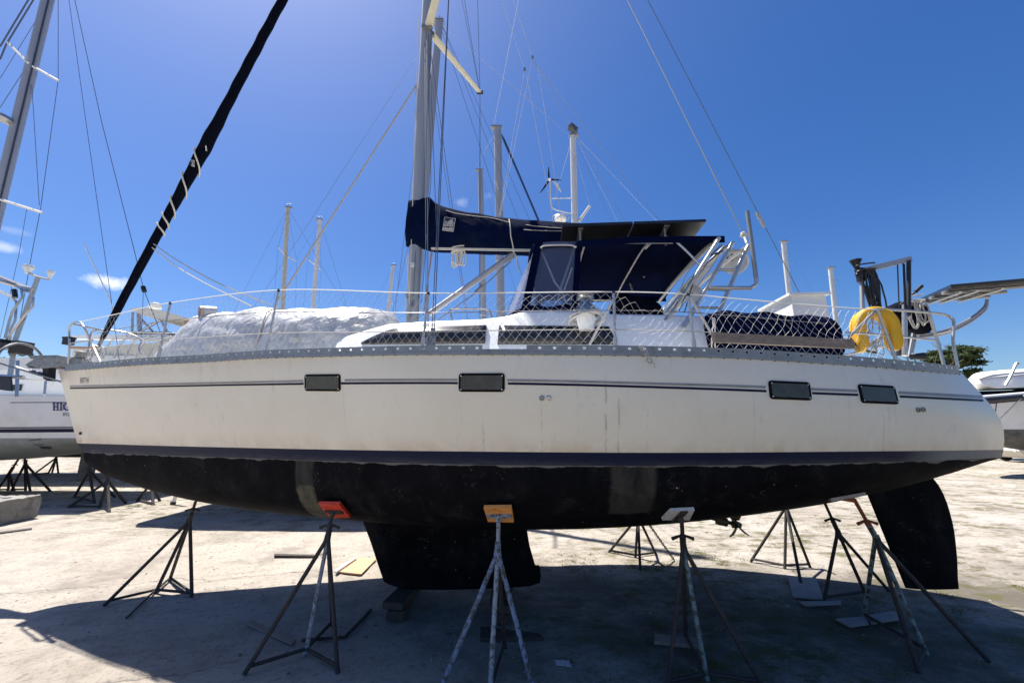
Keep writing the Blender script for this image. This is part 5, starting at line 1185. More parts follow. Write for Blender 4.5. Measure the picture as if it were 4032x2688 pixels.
def board(name, pxs, m_, th, label, cat='board', z=.004):
    P_ = [gr(x, y, z+th) for x, y in pxs]; c = sum(P_)/len(P_); c[2] = 0
    mb = MB(); mb.plate([p-V(0, 0, th/2) for p in P_], th); return tag(mb.build(name, MT[m_], None, off=c, loc=c, smooth=False), label, cat)
board('plywood_sheet', [(1317, 2247), (1400, 2193), (1482, 2198), (1422, 2258)], 'ply_raw', .018, 'sunlit tan plywood sheet lying left of the keel')
board('batten', [(1317, 2244), (1397, 2192), (1404, 2194), (1324, 2248)], 'white_plain', .03, 'thin white batten along the edge of the tan plywood', 'batten', .022)
board('timber_strip', [(1080, 2178), (1252, 2182), (1252, 2188), (1080, 2185)], 'wood_dark', .025, 'dark timber strip lying in the sun behind the red pad stand', 'timber')
board('slat', [(968, 2452), (978, 2442), (1160, 2525), (1148, 2532)], 'wood', .014, 'long weathered slat on the ground under the red pad stand', 'slat')
board('slat', [(985, 2441), (996, 2437), (1164, 2515), (1156, 2522)], 'wood', .016, 'shorter weathered slat beside the long one under the red pad stand', 'slat')
board('steel_angle', [(1188, 2512), (1358, 2500), (1358, 2505), (1188, 2518)], 'rust', .02, 'rusty steel angle crossing behind the red pad stand', 'steel bar')
board('steel_angle', [(1356, 2500), (1460, 2392), (1466, 2395), (1362, 2505)], 'rust', .02, 'rusty steel angle pointing at the keel blocks', 'steel bar')
board('plank', [(1892, 2463), (2120, 2490), (2140, 2506), (1890, 2510)], 'wood_dark', .03, 'dark plank in the shade under the blue stand', 'plank')
board('plank', [(2578, 2492), (2752, 2510), (2760, 2540), (2575, 2520)], 'wood', .035, 'short pale plank behind the teal stand', 'plank')
board('plywood_sheet', [(3103, 2268), (3214, 2272), (3242, 2355), (3122, 2346)], 'ply_grey', .018, 'grey plywood square under the foot of the far propeller stand')
board('plywood_sheet', [(3148, 2366), (3310, 2362), (3312, 2374), (3170, 2380)], 'ply_grey', .018, 'narrow grey board under the thin rusty stand')
board('plywood_sheet', [(3290, 2434), (3410, 2424), (3420, 2452), (3345, 2462)], 'ply_grey', .018, 'grey board at the left under the leaning stand foot')
board('plywood_sheet', [(3412, 2420), (3530, 2402), (3545, 2430), (3430, 2450)], 'ply_grey', .022, 'grey board at the right under the leaning stand foot')
board('plastic_scrap', [(2184, 2596), (2240, 2598), (2250, 2622), (2192, 2614)], 'pad_white', .006, 'scrap of pale plastic on the shaded ground', 'scrap')
board('steel_strip', [(-20, 2095), (126, 2076), (126, 2081), (-20, 2100)], 'rust', .01, 'thin dark strip on the sunny ground at the far left', 'steel bar')
# concrete block at the left edge
def conc():
    f0, f1, t1 = gr(-160, 2098), gr(146, 2036), gr(172, 1985)
    h = .50; rows = []; ux = f1-f0; uy = V(-ux[1], ux[0], 0); uy /= np.linalg.norm(uy); dep = 1.1; nx, nz_, ny = 26, 12, 14
    mb = MB()
    def jit(p, k=.03): return p+V(*(k*mnoise.fractal(Vector(p*s), 1, 2, 4) for s in (4.1, 4.7, 5.3)))
    F = lambda a, b, c: jit(f0+ux*a+uy*dep*b+V(0, 0, h*c))
    mb.grid([[F(i/nx, 0, j/nz_) for i in range(nx+1)] for j in range(nz_+1)]); mb.grid([[F(i/nx, j/ny, 1) for i in range(nx+1)] for j in range(ny+1)])
    mb.grid([[F(1, j/ny, i/nz_) for j in range(ny+1)] for i in range(nz_+1)]); mb.grid([[F(i/nx, 1, j/nz_) for i in range(nx+1)] for j in range(nz_+1)])
    c = (f0+f1)/2; c[2] = 0; tag(mb.build('concrete_block', MT['concrete'], None, off=c, loc=c), 'long broken concrete block on the ground at the left edge', 'concrete block')
conc()

# ================================================================= other boats
def simple_hull(mb_list, L, beam, zw, zs, zk_, stern=.8, bowrake=.9, n=26):
    """rows of (x, b, z): bow at x=0, stern at x=L; returns rings near->keel->far"""
    P_ = []
    for k in range(n+1):
        t = (k/n)**1.15; b = beam/2*(1-abs(1-t/.58)**2.4 if t < .58 else 1-(1-stern)*((t-.58)/.42)**2); b = max(b, .03)
        x = L*t; zsh = zs+.35*(1-t)**2; xr = bowrake*(1-t)**3; dep = (zw-zk_)*max(.03, 1-abs(2*t*.97-1.0)**2.6); ring = []
        for v in np.linspace(0, 1, 5): ring.append((x+xr*v, b*(1-.12*v*v), zsh+(zw-zsh)*v))
        for ph in np.linspace(.15, math.pi/2, 9): ring.append((x+xr, b*.88*math.cos(ph)**.8, zw-dep*math.sin(ph)**.9))
        P_.append(ring)
    return P_
def boat(name, label, origin, heading, L, beam, zw, zs, zk_, hullm='hull_white', botm='bottom_dark', cabin=True, keel=True, group=None, cat='sailboat', stern=.8):
    """origin: bow point on ground plan; heading: direction from bow to stern in radians"""
    o = thing(name, (origin[0], origin[1], 0), label, cat, group, rz=heading)
    H = simple_hull(None, L, beam, zw, zs, zk_, stern); mb = MB(); n = len(H[0]); full = []
    for r_ in H: full.append([V(x, -b, z) for x, b, z in r_]+[V(x, b, z) for x, b, z in r_[::-1][1:]])
    W_ = len(full[0]); mb.v = [tuple(q) for r_ in full for q in r_]
    for i in range(len(full)-1):
        for j in range(W_-1):
            jj = min(j, W_-2-j); mb.f.append((i*W_+j, (i+1)*W_+j, (i+1)*W_+j+1, i*W_+j+1)); mb.mi.append(0 if jj < 4 else 1)
    e = (len(full)-1)*W_
    for k in range(n-1):
        a, b_, c_, d_ = e+k, e+k+1, e+W_-2-k, e+W_-1-k; mb.f.append((a, d_, c_, b_) if c_ != b_ else (a, d_, b_)); mb.mi.append(0 if k < 4 else 1)
    ho = mb.build('hull', [MT[hullm], MT[botm]], o)
    mb = MB(); mb.grid([[V(r_[0][0], r_[0][1]*u*.99, r_[0][2]-.01+.06*(1-u*u)) for u in np.linspace(-1, 1, 7)] for r_ in H]); mb.build('deck', MT['deck'], o)
    if keel:
        mb = MB(); mb.loft([[V(L*.38+L*.26*u+(.3*(1-z_)), .13*v, .12+(zw-.35-.12)*z_) for u, v in [(a[0], a[1]*2) for a in foil(10)]] for z_ in (0, 1)]); mb.build('keel', MT[botm], o)
        mb = MB(); mb.loft([[V(L*.86+.55*u, .05*v*2, .45+(zw-.35)*z_) for u, v in foil(10)] for z_ in (0, 1)]); mb.build('rudder', MT[botm], o)
    if cabin:
        rows = []
        for t in np.linspace(0, 1, 16):
            x = L*(.30+.38*t); h = .42*min(1, t*5)*(1 if t < .95 else .9)+.02; w = beam*.30; rows.append([V(x, -w, zs-.02), V(x, -w*.92, zs+h-.05), V(x, -w*.8, zs+h), V(x, 0, zs+h+.05), V(x, w*.8, zs+h), V(x, w*.92, zs+h-.05), V(x, w, zs-.02)])
        mb = MB(); mb.loft(rows); co = mb.build('cabin', MT['white'], o)
        for s_ in (-1, 1):
            for a in (.40, .52): mb = MB(); mb.plate([V(L*a, s_*beam*.296, zs+.12), V(L*(a+.1), s_*beam*.296, zs+.12), V(L*(a+.095), s_*beam*.285, zs+.30), V(L*(a+.01), s_*beam*.285, zs+.30)], .012); mb.build('cabin_window', MT['glassd'], co, smooth=False)
    return o
def rig(o, mx, z0, ztop, wid, m_, rake=0.0, L=11, beam=3.4, zs=2.9, spr=(.42, .72), wires=True, lat=0.0):
    """mast at local x=mx; rake = x offset at the top (positive aft); lat = sideways lean"""
    mb = MB(); mb.loft([[V(mx+rake*u+wid/2*math.cos(a), lat*u+wid*.36*math.sin(a), z0+(ztop-z0)*u) for a in np.linspace(0, 2*math.pi, 15)[:-1]] for u in (0, .5, 1)]); m = mb.build('mast', MT[m_], o)
    mb = MB(); tp = V(mx+rake, lat, ztop); mb.box(tp+V(.05, 0, .03), (wid*1.5, wid*.8, .06)); mb.tube([tp, tp+V(0, 0, .3)], .008, 5); mb.tube([tp+V(-.1, 0, .25), tp+V(.15, 0, .25)], .008, 4); mb.build('masthead_gear', MT['galv'], m)
    tipsl = {}
    for f in spr:
        for s_ in (-1, 1):
            c = V(mx+rake*f, lat*f, z0+(ztop-z0)*f); e = c+V(.12, s_*beam*.30*(1.15-f*.4), .06); mb = MB(); mb.tube([c, e], [.035, .022], 6); mb.build('spreader', MT[m_], m); tipsl[f, s_] = e
    if wires:
        for s_ in (-1, 1):
            cpl = V(mx+.15, s_*beam*.44, zs); pts = [cpl]+[tipsl[f, s_] for f in spr]+[tp]; mb = MB(); mb.tube(pts, .006, 4); mb.build('shroud', MT['wire'], o)
            c = V(mx+rake*spr[0] if spr else mx, 0, z0+(ztop-z0)*(spr[0] if spr else .5)); mb = MB(); mb.tube([cpl+V(.3, 0, 0), c], .005, 4); mb.build('shroud', MT['wire'], o)
        mb = MB(); mb.tube([V(.1, 0, zs+.3), tp], .007, 4); mb.build('forestay', MT['wire'], o); mb = MB(); mb.tube([V(L-.1, 0, zs), tp], .006, 4); mb.build('backstay', MT['wire'], o)
    return m
# boats standing in the yard behind: only their masts rise above the yacht
def bgboat(label, top, foot, Y, width_px, m_, bow_left=True, L=11.0, spr=(.45, .74), yaw=0.0, wires=True, hidewires=False):
    T_, Fp = atY(*top, Y), atY(*foot, Y); s = (T_[0]-Fp[0])/(T_[2]-Fp[2]); zs = 2.75; z0 = zs+.35
    xf = T_[0]-s*(T_[2]-z0); w = width_px/PXF*np.linalg.norm((T_+Fp)/2-CAM)*.95
    mx = L*.42; hd = 0.0 if bow_left else math.pi
    org = (xf-mx, Y) if bow_left else (xf+mx, Y)
    o = boat('sailboat', label, org, hd, L, 3.5, 1.75, zs, .95, group='boats laid up in the yard behind'); dx = T_[0]-xf
    rig(o, mx, z0, T_[2], w, m_, dx if bow_left else -dx, L, 3.5, zs, spr, wires); return o
bgboat('sailboat behind the foredeck with a cream mast', (1133, 819), (1114, 1200), 20.0, 15, 'mast_cream', True)
bgboat('sailboat behind the foredeck with a white mast', (1260, 866), (1234, 1200), 25.5, 15, 'mast_white', False)
bgboat('distant sailboat whose slim mast shows left of the main mast', (1548, 1046), (1531, 1200), 34.0, 14, 'mast_white', True)
bD = bgboat('sailboat right behind the main mast, its grey mast leaning against it', (1729, 89), (1628, 1240), 11.6, 33, 'mast', False, 10.5, (.55,))
bgboat('sailboat with a slim grey mast seen through the boom', (1891, 672), (1905, 1240), 29.0, 21, 'mast', False)
bF_ = bgboat('sailboat with a stout grey mast seen through the boom', (1959, 505), (1972, 1210), 17.0, 31, 'mast', False, 11.5)
bG = bgboat('sailboat carrying a wind generator and radar dome on its mast', (2256, 536), (2263, 870), 22.0, 24, 'mast_white', True, 11.0, ())
bgboat('distant sailboat with a white mast above the deck locker', (3085, 952), (3108, 1170), 30.0, 17, 'mast_white', True, 10.5, (.5,))
bgboat('distant sailboat with a short white mast left of the motor hoist', (3270, 1055), (3292, 1260), 38.0, 16, 'mast_white', True, 10.0, (.5,))
def addW(o, name, pts, r, m_, n=5):                                        # add a part given in world coordinates
    inv = np.array(Matrix.Rotation(-o.rotation_euler.z, 3, 'Z')); q = [inv @ (np.array(p)-np.array(o.location)) for p in pts]
    mb = MB(); mb.tube(q, r, n); return mb.build(name, MT[m_], o)
addW(bD, 'antenna_wire', [atY(1740, 98, 11.6), atY(2245, 538, 21.9)], .006, 'rope_grey')
for (a, b2) in (((1742, 105), (2040, 862)), ((1745, 108), (2086, 866))): addW(bD, 'stay', [atY(*a, 11.6), atY(*b2, 11.6), atY(b2[0]+150, b2[1]+380, 11.6)], .007, 'wire')
addW(bF_, 'furled_sail', [atY(1975, 530, 17), atY(1985, 552, 17), atY(2120, 868, 17), atY(2270, 1220, 17)], [.02, .05, .05, .05], 'ringblue', 7)
# wind generator, radar and bracket on that mast
YG = 22.0
wt = atY(2163, 708, YG-.2); inv = lambda p: np.array(Matrix.Rotation(-bG.rotation_euler.z, 3, 'Z')) @ (np.array(p)-np.array(bG.location))
turb = addW(bG, 'wind_generator', [atY(2163, 708, YG-.45), atY(2163, 708, YG+.25)], [.10, .05], 'white_plain', 10)
for dx, dy in ((-36, 52), (46, 2), (-3, -50)):
    a, b2 = atY(2163, 708, YG-.4), atY(2163+dx, 708+dy, YG-.4); d = b2-a; mb = MB(); pr = np.cross(d/np.linalg.norm(d), V(0, 1, 0)); mb.plate([inv(a+pr*.05), inv(a+d*.4+pr*.075), inv(b2+pr*.015), inv(b2-pr*.02), inv(a-pr*.05)], .03); mb.build('turbine_blade', MT['black'], turb, smooth=False)
mb = MB(); mb.plate([inv(p) for p in (atY(2175, 712, YG+.1), atY(2195, 722, YG+.1), atY(2212, 758, YG+.1), atY(2200, 748, YG+.1))], .02); mb.build('tail_fin', MT['white_plain'], turb, smooth=False)
addW(bG, 'generator_bracket', arc([atY(2166, 715, YG-.2), atY(2170, 800, YG-.2), atY(2185, 825, YG-.2), atY(2255, 843, YG)], 5), .035, 'mast_white', 6); addW(bG, 'generator_bracket', [atY(2172, 782, YG-.2), atY(2256, 780, YG)], .03, 'mast_white', 6)
rc = inv(atY(2207, 862, YG-.3)); mb = MB(); mb.lathe(rc, [(.30, -.12), (.34, -.05), (.34, .06), (.28, .15), (.10, .19), (.001, .20)], 18); mb.build('radar_dome', MT['white_plain'], bG)
mb = MB(); mb.tube([rc+V(.48*math.cos(a), .48*math.sin(a), .05) for a in np.linspace(0, 2*math.pi, 21)[:-1]], .02, 5, closed=True); mb.build('radar_guard', MT['alu'], bG)
mb = MB(); mb.box(inv(atY(2256, 508, YG)), (.55, .40, .30), np.array(Matrix.Rotation(R(45), 3, 'Y'))); mb.build('masthead_box', MT['solar_under'], bG, smooth=False)
addW(bG, 'boom_crutch', [atY(2280, 872, YG), atY(2322, 812, YG)], .09, 'mast_white', 8)
for (a, b2) in (((2255, 560), (2322, 812)), ((2260, 530), (2430, 868)), ((2262, 530), (2250+350, 885))): addW(bG, 'stay', [atY(*a, YG), atY(*b2, YG)], .008, 'net')

# ---- the white boat at left, stern towards us on the right
YL = 13.4
xs_ = atY(352, 1700, YL-1.7)[0]; LB_L = 13.0
lb = boat('sailboat', 'white sailboat with navy stripes and a name on its quarter, at the left edge', (xs_-LB_L, YL), 0.0, LB_L, 4.0, atY(100, 1725, YL-1.9)[2], atY(150, 1555, YL-1.9)[2]-.02, 1.05, 'hull_white', 'bottom_grey', True, True, None, 'sailboat', .9)
linv = lambda p: np.array(p)-np.array(lb.location)
lbv = None
for ch in lb.children:
    if ch.name.startswith('hull'): lbv = BVHTree.FromPolygons([v.co for v in ch.data.vertices], [p.vertices[:] for p in ch.data.polygons])
LC = Vector(linv(CAM))
def lhit(px, py, off=.012):
    d = Vector(ray(px, py)).normalized(); p, n, _, _ = lbvh_ray(d)
    return None if p is None else np.array(p-d*off)
def lbvh_ray(d): return lbv.ray_cast(LC, d)
def lstrip(y0, y1, m_, x0=-250, x1=345):
    mb = MB(); a, b2 = [], []
    for px in np.linspace(x0, x1, 70):
        p, q = lhit(px, y0+(px-100)*-.006), lhit(px, y1+(px-100)*-.006)
        if p is not None and q is not None: a.append(p); b2.append(q)
    if len(a) > 2: mb.grid([a, b2]); mb.build('hull_stripe', MT[m_], lb)
lstrip(1681, 1685.5, 'stripe_navy'); lstrip(1688, 1702, 'stripe_navy'); lstrip(1583, 1585.5, 'stripe_navy', 40)
def letter(strokes, x, y, w, h, m_):                                        # slab serif capitals from strokes, on the topsides
    for (pts) in strokes:
        q = [lhit(x+u*w, y-v*h, .02) for u, v in pts]
        if any(p is None for p in q): continue
        mb = MB(); mb.plate(q, .006); mb.build('name_letter', MT[m_], lb, smooth=False)
def bar(u0, v0, u1, v1): return [(u0, v0), (u1, v0), (u1, v1), (u0, v1)]
LET = {'H': [bar(.08, 0, .32, 1), bar(.68, 0, .92, 1), bar(.32, .44, .68, .57), bar(0, 0, .40, .1), bar(.6, 0, 1, .1), bar(0, .9, .40, 1), bar(.6, .9, 1, 1)],
       'I': [bar(.25, 0, .75, 1), bar(0, 0, 1, .1), bar(0, .9, 1, 1)],
       'G': [bar(.0, .2, .25, .8), bar(.1, .1, .4, .3), bar(.1, .7, .4, .9), bar(.3, 0, .8, .12), bar(.3, .88, .8, 1), bar(.75, .08, .95, .45), bar(.58, .4, 1.0, .5), bar(.82, .7, .95, 1)],
       'B': [bar(.08, 0, .25, 1), bar(0, 0, .7, .08), bar(0, .92, .65, 1), bar(.2, .47, .7, .55), bar(.7, .08, .88, .47), bar(.65, .55, .82, .92)],
       'U': [bar(.1, .15, .25, 1), bar(.75, .15, .88, 1), bar(.2, 0, .8, .1), bar(.12, .06, .3, .2), bar(.7, .06, .86, .2), bar(0, .92, .36, 1), bar(.64, .92, 1, 1)]}
for ch, x, w in (('H', 207, 24), ('I', 234, 12), ('G', 248, 26)): letter(LET[ch], x, 1616, w, 31, 'text_navy')
for ch, x, w in (('B', 247, 11), ('U', 260, 13), ('I', 276, 6)): letter(LET[ch], x, 1637, w, 13, 'stripe_grey')
YN = YL-1.7
for ch in lb.children:
    if ch.name.split('.')[0] in ('rudder', 'keel'): ch.data.materials[0] = MT['bottom_dirty']
# its mast and rigging
mt_, mb_ = atY(188, 0, YL), atY(0, 775, YL); sl = (mt_[0]-mb_[0])/(mt_[2]-mb_[2]); z0 = 3.4; xm = mt_[0]-sl*(mt_[2]-z0)
top = V(xm+sl*(22-z0), YL, 22)
addW(lb, 'mast', [V(xm, YL, z0), top], .185, 'mast', 14)
addW(lb, 'sail_track', [V(xm+.165, YL-.10, z0), V(top[0]+.165, YL-.10, 22)], .03, 'text', 6)
def lw(px, r=.010, m_='wire', Y=YL, nm='shroud'): addW(lb, nm, [atY(x, y, Y) for x, y in px], r, m_, 4)
lw([(0, 785), (165, 837)], .045, 'mast_white', YL-.9, 'spreader'); lw([(110, 248), (30, 168)], .045, 'mast_white', YL-.4, 'spreader'); lw([(130, 262), (229, 318)], .045, 'mast_white', YL-.6, 'spreader')
lw([(229, -20), (229, 318), (160, 820), (125, 1000), (40, 1480)], .012); lw([(123, 300), (155, 810)], .011); lw([(105, 825), (75, 1000), (0, 1330)], .009)
lw([(118, -10), (0, 185)], .03); lw([(138, -10), (25, 175), (0, 235)], .03); lw([(150, 68), (0, 310)], .010); lw([(105, 262), (0, 425)], .012)
lw([(270, -10), (330, 420), (412, 1000), (440, 1196), (470, 1420)], .011, nm='backstay'); lw([(292, -10), (400, 480), (532, 1000), (565, 1137), (640, 1330)], .013, nm='backstay'); lw([(565, 1137), (557, 1330)], .010, nm='backstay')
lw([(330, 958), (388, 1083), (438, 1192), (450, 1260)], .022, 'white_plain', nm='whip_antenna')
addW(lb, 'insulator', [atY(563, 1128, YL), atY(569, 1148, YL)], .07, 'black', 8)
# lens-shaped pod on the mast
mb = MB(); mb.lathe(linv(atY(12, 466, YL-.3)), [(.01, -.16), (.22, -.12), (.30, 0), (.22, .12), (.01, .16)], 14, (.3, 0, 1)); mb.build('radar_pod', MT['alu'], lb)
# stern gantry with antennas
ga_ = [(150, 1092), (60, 1340), (40, 1480)]
lw(ga_, .075, 'steel', YN, 'gantry'); lw([(-20, 1082), (95, 1128), (140, 1140)], .045, 'steel', YN, 'gantry'); lw([(-20, 1100), (60, 1125)], .05, 'steel', YN, 'gantry'); lw([(-10, 1142), (40, 1165), (66, 1190), (60, 1260), (40, 1300), (40, 1400)], .04, 'steel', YN+.3, 'gantry'); lw([(85, 1135), (88, 1170), (50, 1225), (38, 1260), (20, 1330)], .04, 'steel', YN-.2, 'gantry'); lw([(132, 1170), (130, 1205), (95, 1245), (20, 1345)], .035, 'steel', YN-.1, 'gantry')
lw([(112, 1075), (150, 1090), (195, 1100)], .03, 'steel', YN, 'gantry'); mb = MB(); mb.plate([linv(atY(x, y, YN-.1)) for x, y in ((52, 1121), (130, 1134), (122, 1152), (92, 1148))], .05); mb.build('gantry_plate', MT['alu'], lb, smooth=False)
for (x, y, k) in ((112, 1056, 1.2), (200, 1076, .8)):
    c = linv(atY(x, y, YN)); mb = MB(); mb.lathe(c, [(.04*k, -.16), (.05*k, -.10), (.10*k, -.02), (.11*k, .05), (.09*k, .09), (.001, .105)], 14); mb.build('satellite_antenna', MT['white_plain'], lb)
mb = MB(); mb.tube([linv(atY(56, 1140, YN-.2)), linv(atY(60, 1172, YN-.2))], .06, 8); mb.build('lifting_block', MT['black'], lb)
for (x, y, w, h) in ((40, 1365, 60, 22), (85, 1370, 34, 50), (15, 1345, 40, 14)):
    mb = MB(); mb.box(linv(atY(x, y, YN-.1)), (w/PXF*YN, .4, h/PXF*YN)); mb.build('stern_gear', MT['black' if w > 35 else 'rust'], lb, smooth=False)
lw([(0, 1480), (30, 1482), (95, 1485)], .05, 'steel', YN-.3, 'rail'); lw([(70, 1420), (66, 1560)], .05, 'steel', YN-.3, 'rail'); lw([(180, 1500), (175, 1553)], .035, 'steel', YN-.1, 'rail'); lw([(60, 1492), (260, 1500)], .018, 'steel', YN-.1, 'rail')
mb = MB(); mb.plate([linv(atY(x, y, YN-.35)) for x, y in ((-30, 1480), (44, 1485), (48, 1540), (-30, 1530))], .05); mb.build('weather_cloth', MT['bottom_dark'], lb, smooth=False)
mb = MB(); mb.loft([[linv(atY(x, y, YL+dy)) for dy, y in ((-.9, y0), (-.9, y1), (.9, y1), (.9, y0))] for x, y0, y1 in ((-120, 1470, 1560), (40, 1452, 1560), (240, 1470, 1560), (262, 1500, 1560))]); mb.build('aft_cabin', MT['white'], lb)
mb = MB(); mb.plate([linv(atY(x, y, YL-.93)) for x, y in ((52, 1514), (86, 1513), (80, 1538), (50, 1536))], .02); mb.build('cabin_window', MT['glassd'], lb, smooth=False)
for px in np.arange(-60, 300, 10):
    pass
# bottom patches repaired in blue grey
for pxs in (((110, 1733), (160, 1727), (174, 1750), (135, 1752)), ((150, 1755), (200, 1758), (205, 1768), (165, 1766))):
    q = [lhit(x, y, .012) for x, y in pxs]
    if all(p is not None for p in q): mb = MB(); mb.plate(q, .004); mb.build('bottom_patch', MT['bottom_dark'], lb, smooth=False)
# its jack stands
def lstand(label, feet, joint, top_, dY=0, plate=None, hd=.5):
    F_ = [gr(*f) for f in feet]; Yj = sum(f[1] for f in F_)/len(F_)+dY
    return stand('jack_stand', label, feet, joint, Yj, atY(*top_, Yj), [(0, 1)], ['rust'], hd, group='jack stands under the left boat', r=.035, rodr=.03)
lstand('jack stand with a flat top plate below the navy striped hull, furthest left', [(-12, 1930), (33, 1928), (56, 1930)], (37, 1862), (80, 1795)); lstand('jack stand under the striped left boat, above the concrete block', [(45, 1930), (101, 1930), (119, 1931), (200, 1933)], (100, 1822), (97, 1800))
lstand('small far jack stand in the sun beyond the left boat', [(128, 1869), (190, 1863), (205, 1860), (230, 1863)], (222, 1800), (226, 1790)); lstand('jack stand in shade just behind the bow stem, leftmost of that trio', [(291, 1957), (373, 1980), (455, 1956)], (352, 1850), (352, 1800))
lstand('pale grey jack stand in shade just behind the bow, nearest of that trio', [(268, 1996), (392, 1998), (430, 2014), (496, 1980)], (425, 1890), (425, 1840)); lstand('jack stand in shade seen under the bow, rightmost of that trio', [(539, 1971), (604, 1986), (630, 1971)], (595, 1900), (595, 1850))
a, b2 = gr(680, 1984), atY(698, 1935, gr(680, 1984)[1]); mb = MB(); mb.tube([a, a+(b2-a)*.2], .07, 8); mb.cur = 1; mb.tube([a+(b2-a)*.2, b2, b2+(b2-a)*2], .045, 8); tag(mb.build('white_post', [MT['black'], MT['white_plain']], None, off=a, loc=a), 'white post on a black foot, just under the bow', 'post')

# ---- motor cruiser seen through the pulpit
YM = 19.0
mc = boat('motor_cruiser', 'cream motor cruiser with a hardtop and radar dome behind the pulpit', (atY(930, 1400, YM)[0], YM), math.pi, 11.0, 4.0, 1.5, atY(450, 1410, YM-2)[2], .8, 'hull_white', 'bottom_dark', False, False, None, 'motorboat', .95)
minv = lambda p: np.array(Matrix.Rotation(-mc.rotation_euler.z, 3, 'Z')) @ (np.array(p)-np.array(mc.location))
def mslab(nm, pxs, Y0, Y1, m_, th=.0):
    mb = MB(); mb.loft([[minv(atY(x, y, Y0)) for x, y in pxs], [minv(atY(x, y, Y0)+V(0, Y1-Y0, 0)) for x, y in pxs]]); return mb.build(nm, MT[m_], mc, smooth=False)
mslab('deckhouse', [(285, 1415), (285, 1372), (430, 1362), (660, 1345), (760, 1345), (760, 1415)], YM-1.6, YM+1.4, 'cream_roof'); mslab('bulwark', [(276, 1333), (276, 1320), (650, 1314), (650, 1340)], YM-1.7, YM-1.5, 'white')
mslab('hardtop', [(511, 1217), (520, 1212), (578, 1212), (650, 1225), (720, 1246), (720, 1252), (640, 1256), (560, 1240)], YM-1.6, YM+1.2, 'cream_roof')
for a, b2 in (((523, 1230), (518, 1340)), ((543, 1228), (545, 1310)), ((551, 1228), (553, 1310)), ((632, 1256), (664, 1320)), ((640, 1256), (560, 1300)), ((555, 1255), (600, 1305))): addW(mc, 'hardtop_post', [atY(*a, YM-1.5), atY(*b2, YM-1.5)], .05, 'alu', 6)
mb = MB(); mb.lathe(minv(atY(612, 1205, YM-.6)), [(.24, -.10), (.26, 0), (.22, .10), (.10, .15), (.001, .16)], 16); mb.build('radar_dome', MT['white_plain'], mc)
for k in range(5): a = 430+k*45; addW(mc, 'deck_rail', arc([atY(a-30, 1410, YM-1.9), atY(a+5, 1345, YM-1.9), atY(a+70, 1322, YM-1.9)], 4), .04, 'alu', 5)
mslab('windscreen', [(505, 1308), (530, 1304), (670, 1306), (670, 1318), (505, 1316)], YM-1.4, YM+1, 'glassd')

# ---- boat at the right edge with a dinghy on deck
YR = 19.0
rb_ = boat('sailboat', 'grey white boat with a fouled bottom at the right edge behind the stern', (atY(3700, 1700, YR)[0], YR), 0.0, 12.0, 3.8, atY(3980, 1690, YR-1.8)[2], atY(3980, 1572, YR-1.8)[2], .95, 'hull_white', 'bottom_dirty', False, True, None, 'sailboat', .9)
rinv = lambda p: np.array(p)-np.array(rb_.location)
addW(rb_, 'rub_rail', [atY(3820, 1583, YR-2.0), atY(4120, 1556, YR-2.0)], .14, 'black', 8); addW(rb_, 'gunwale', [atY(3840, 1566, YR-1.9), atY(4120, 1543, YR-1.9)], .08, 'white', 8)
mb = MB(); mb.loft([[rinv(atY(x, y, YR+dy)) for dy, y in ((-1.0, y0), (-1.0, y1), (1.0, y1), (1.0, y0))] for x, y0, y1 in ((3850, 1540, 1565), (3980, 1536, 1562), (4080, 1520, 1555))]); mb.build('hatch_cover', MT['black_canvas'], rb_, smooth=False)
addW(rb_, 'fender_line', [atY(3926, 1562, YR-2.05), atY(3918, 1640, YR-2.05)], .02, 'wire'); addW(rb_, 'mooring_rope', [atY(4032, 1556, YR-2.1), atY(3955, 1632, YR-2.1)], .025, 'rope'); addW(rb_, 'mooring_rope', [atY(3955, 1632, YR-2.1), atY(3915, 1668, YR-2.1)], .012, 'rope_grey')
addW(rb_, 'davit', arc([atY(3960, 1516, YR-1.6), atY(3980, 1480, YR-1.6), atY(4002, 1432, YR-1.6), atY(4010, 1434, YR-1.6)], 4), .05, 'alu', 7)
db_ = atY(3950, 1536, YR-.6); dg_ = thing('upturned_dinghy', db_, 'upturned white dinghy with rub strakes on the right hand boat', 'dinghy')
rows = []
for u in np.linspace(0, 1, 20):
    x0_, x1_ = atY(3832, 1500, YR-.6)[0], atY(4140, 1500, YR-.6)[0]; x = x0_+(x1_-x0_)*u; w = .85*min(1, (.25+u*3.2))**.8; zt3 = atY(3950, np.interp(u, [0, .1, .4, 1], [1490, 1466, 1456, 1450]), YR-.6)[2]; zb3 = atY(3950, np.interp(u, [0, .1, 1], [1512, 1533, 1525]), YR-.6)[2]
    rows.append([V(x, YR-.6+w*math.cos(t), zb3+(zt3-zb3)*max(0, math.sin(t))**.55) for t in np.linspace(0, math.pi, 15)])
mb = MB(); mb.loft(rows); mb.build('hull', MT['white'], dg_, off=db_)
for fr in (3, 4):
    mb = MB(); mb.tube([r_[len(r_)-fr]+V(0, -.02, 0) for r_ in rows], .022, 5); mb.build('rub_strake', MT['stripe_grey'], dg_, off=db_)
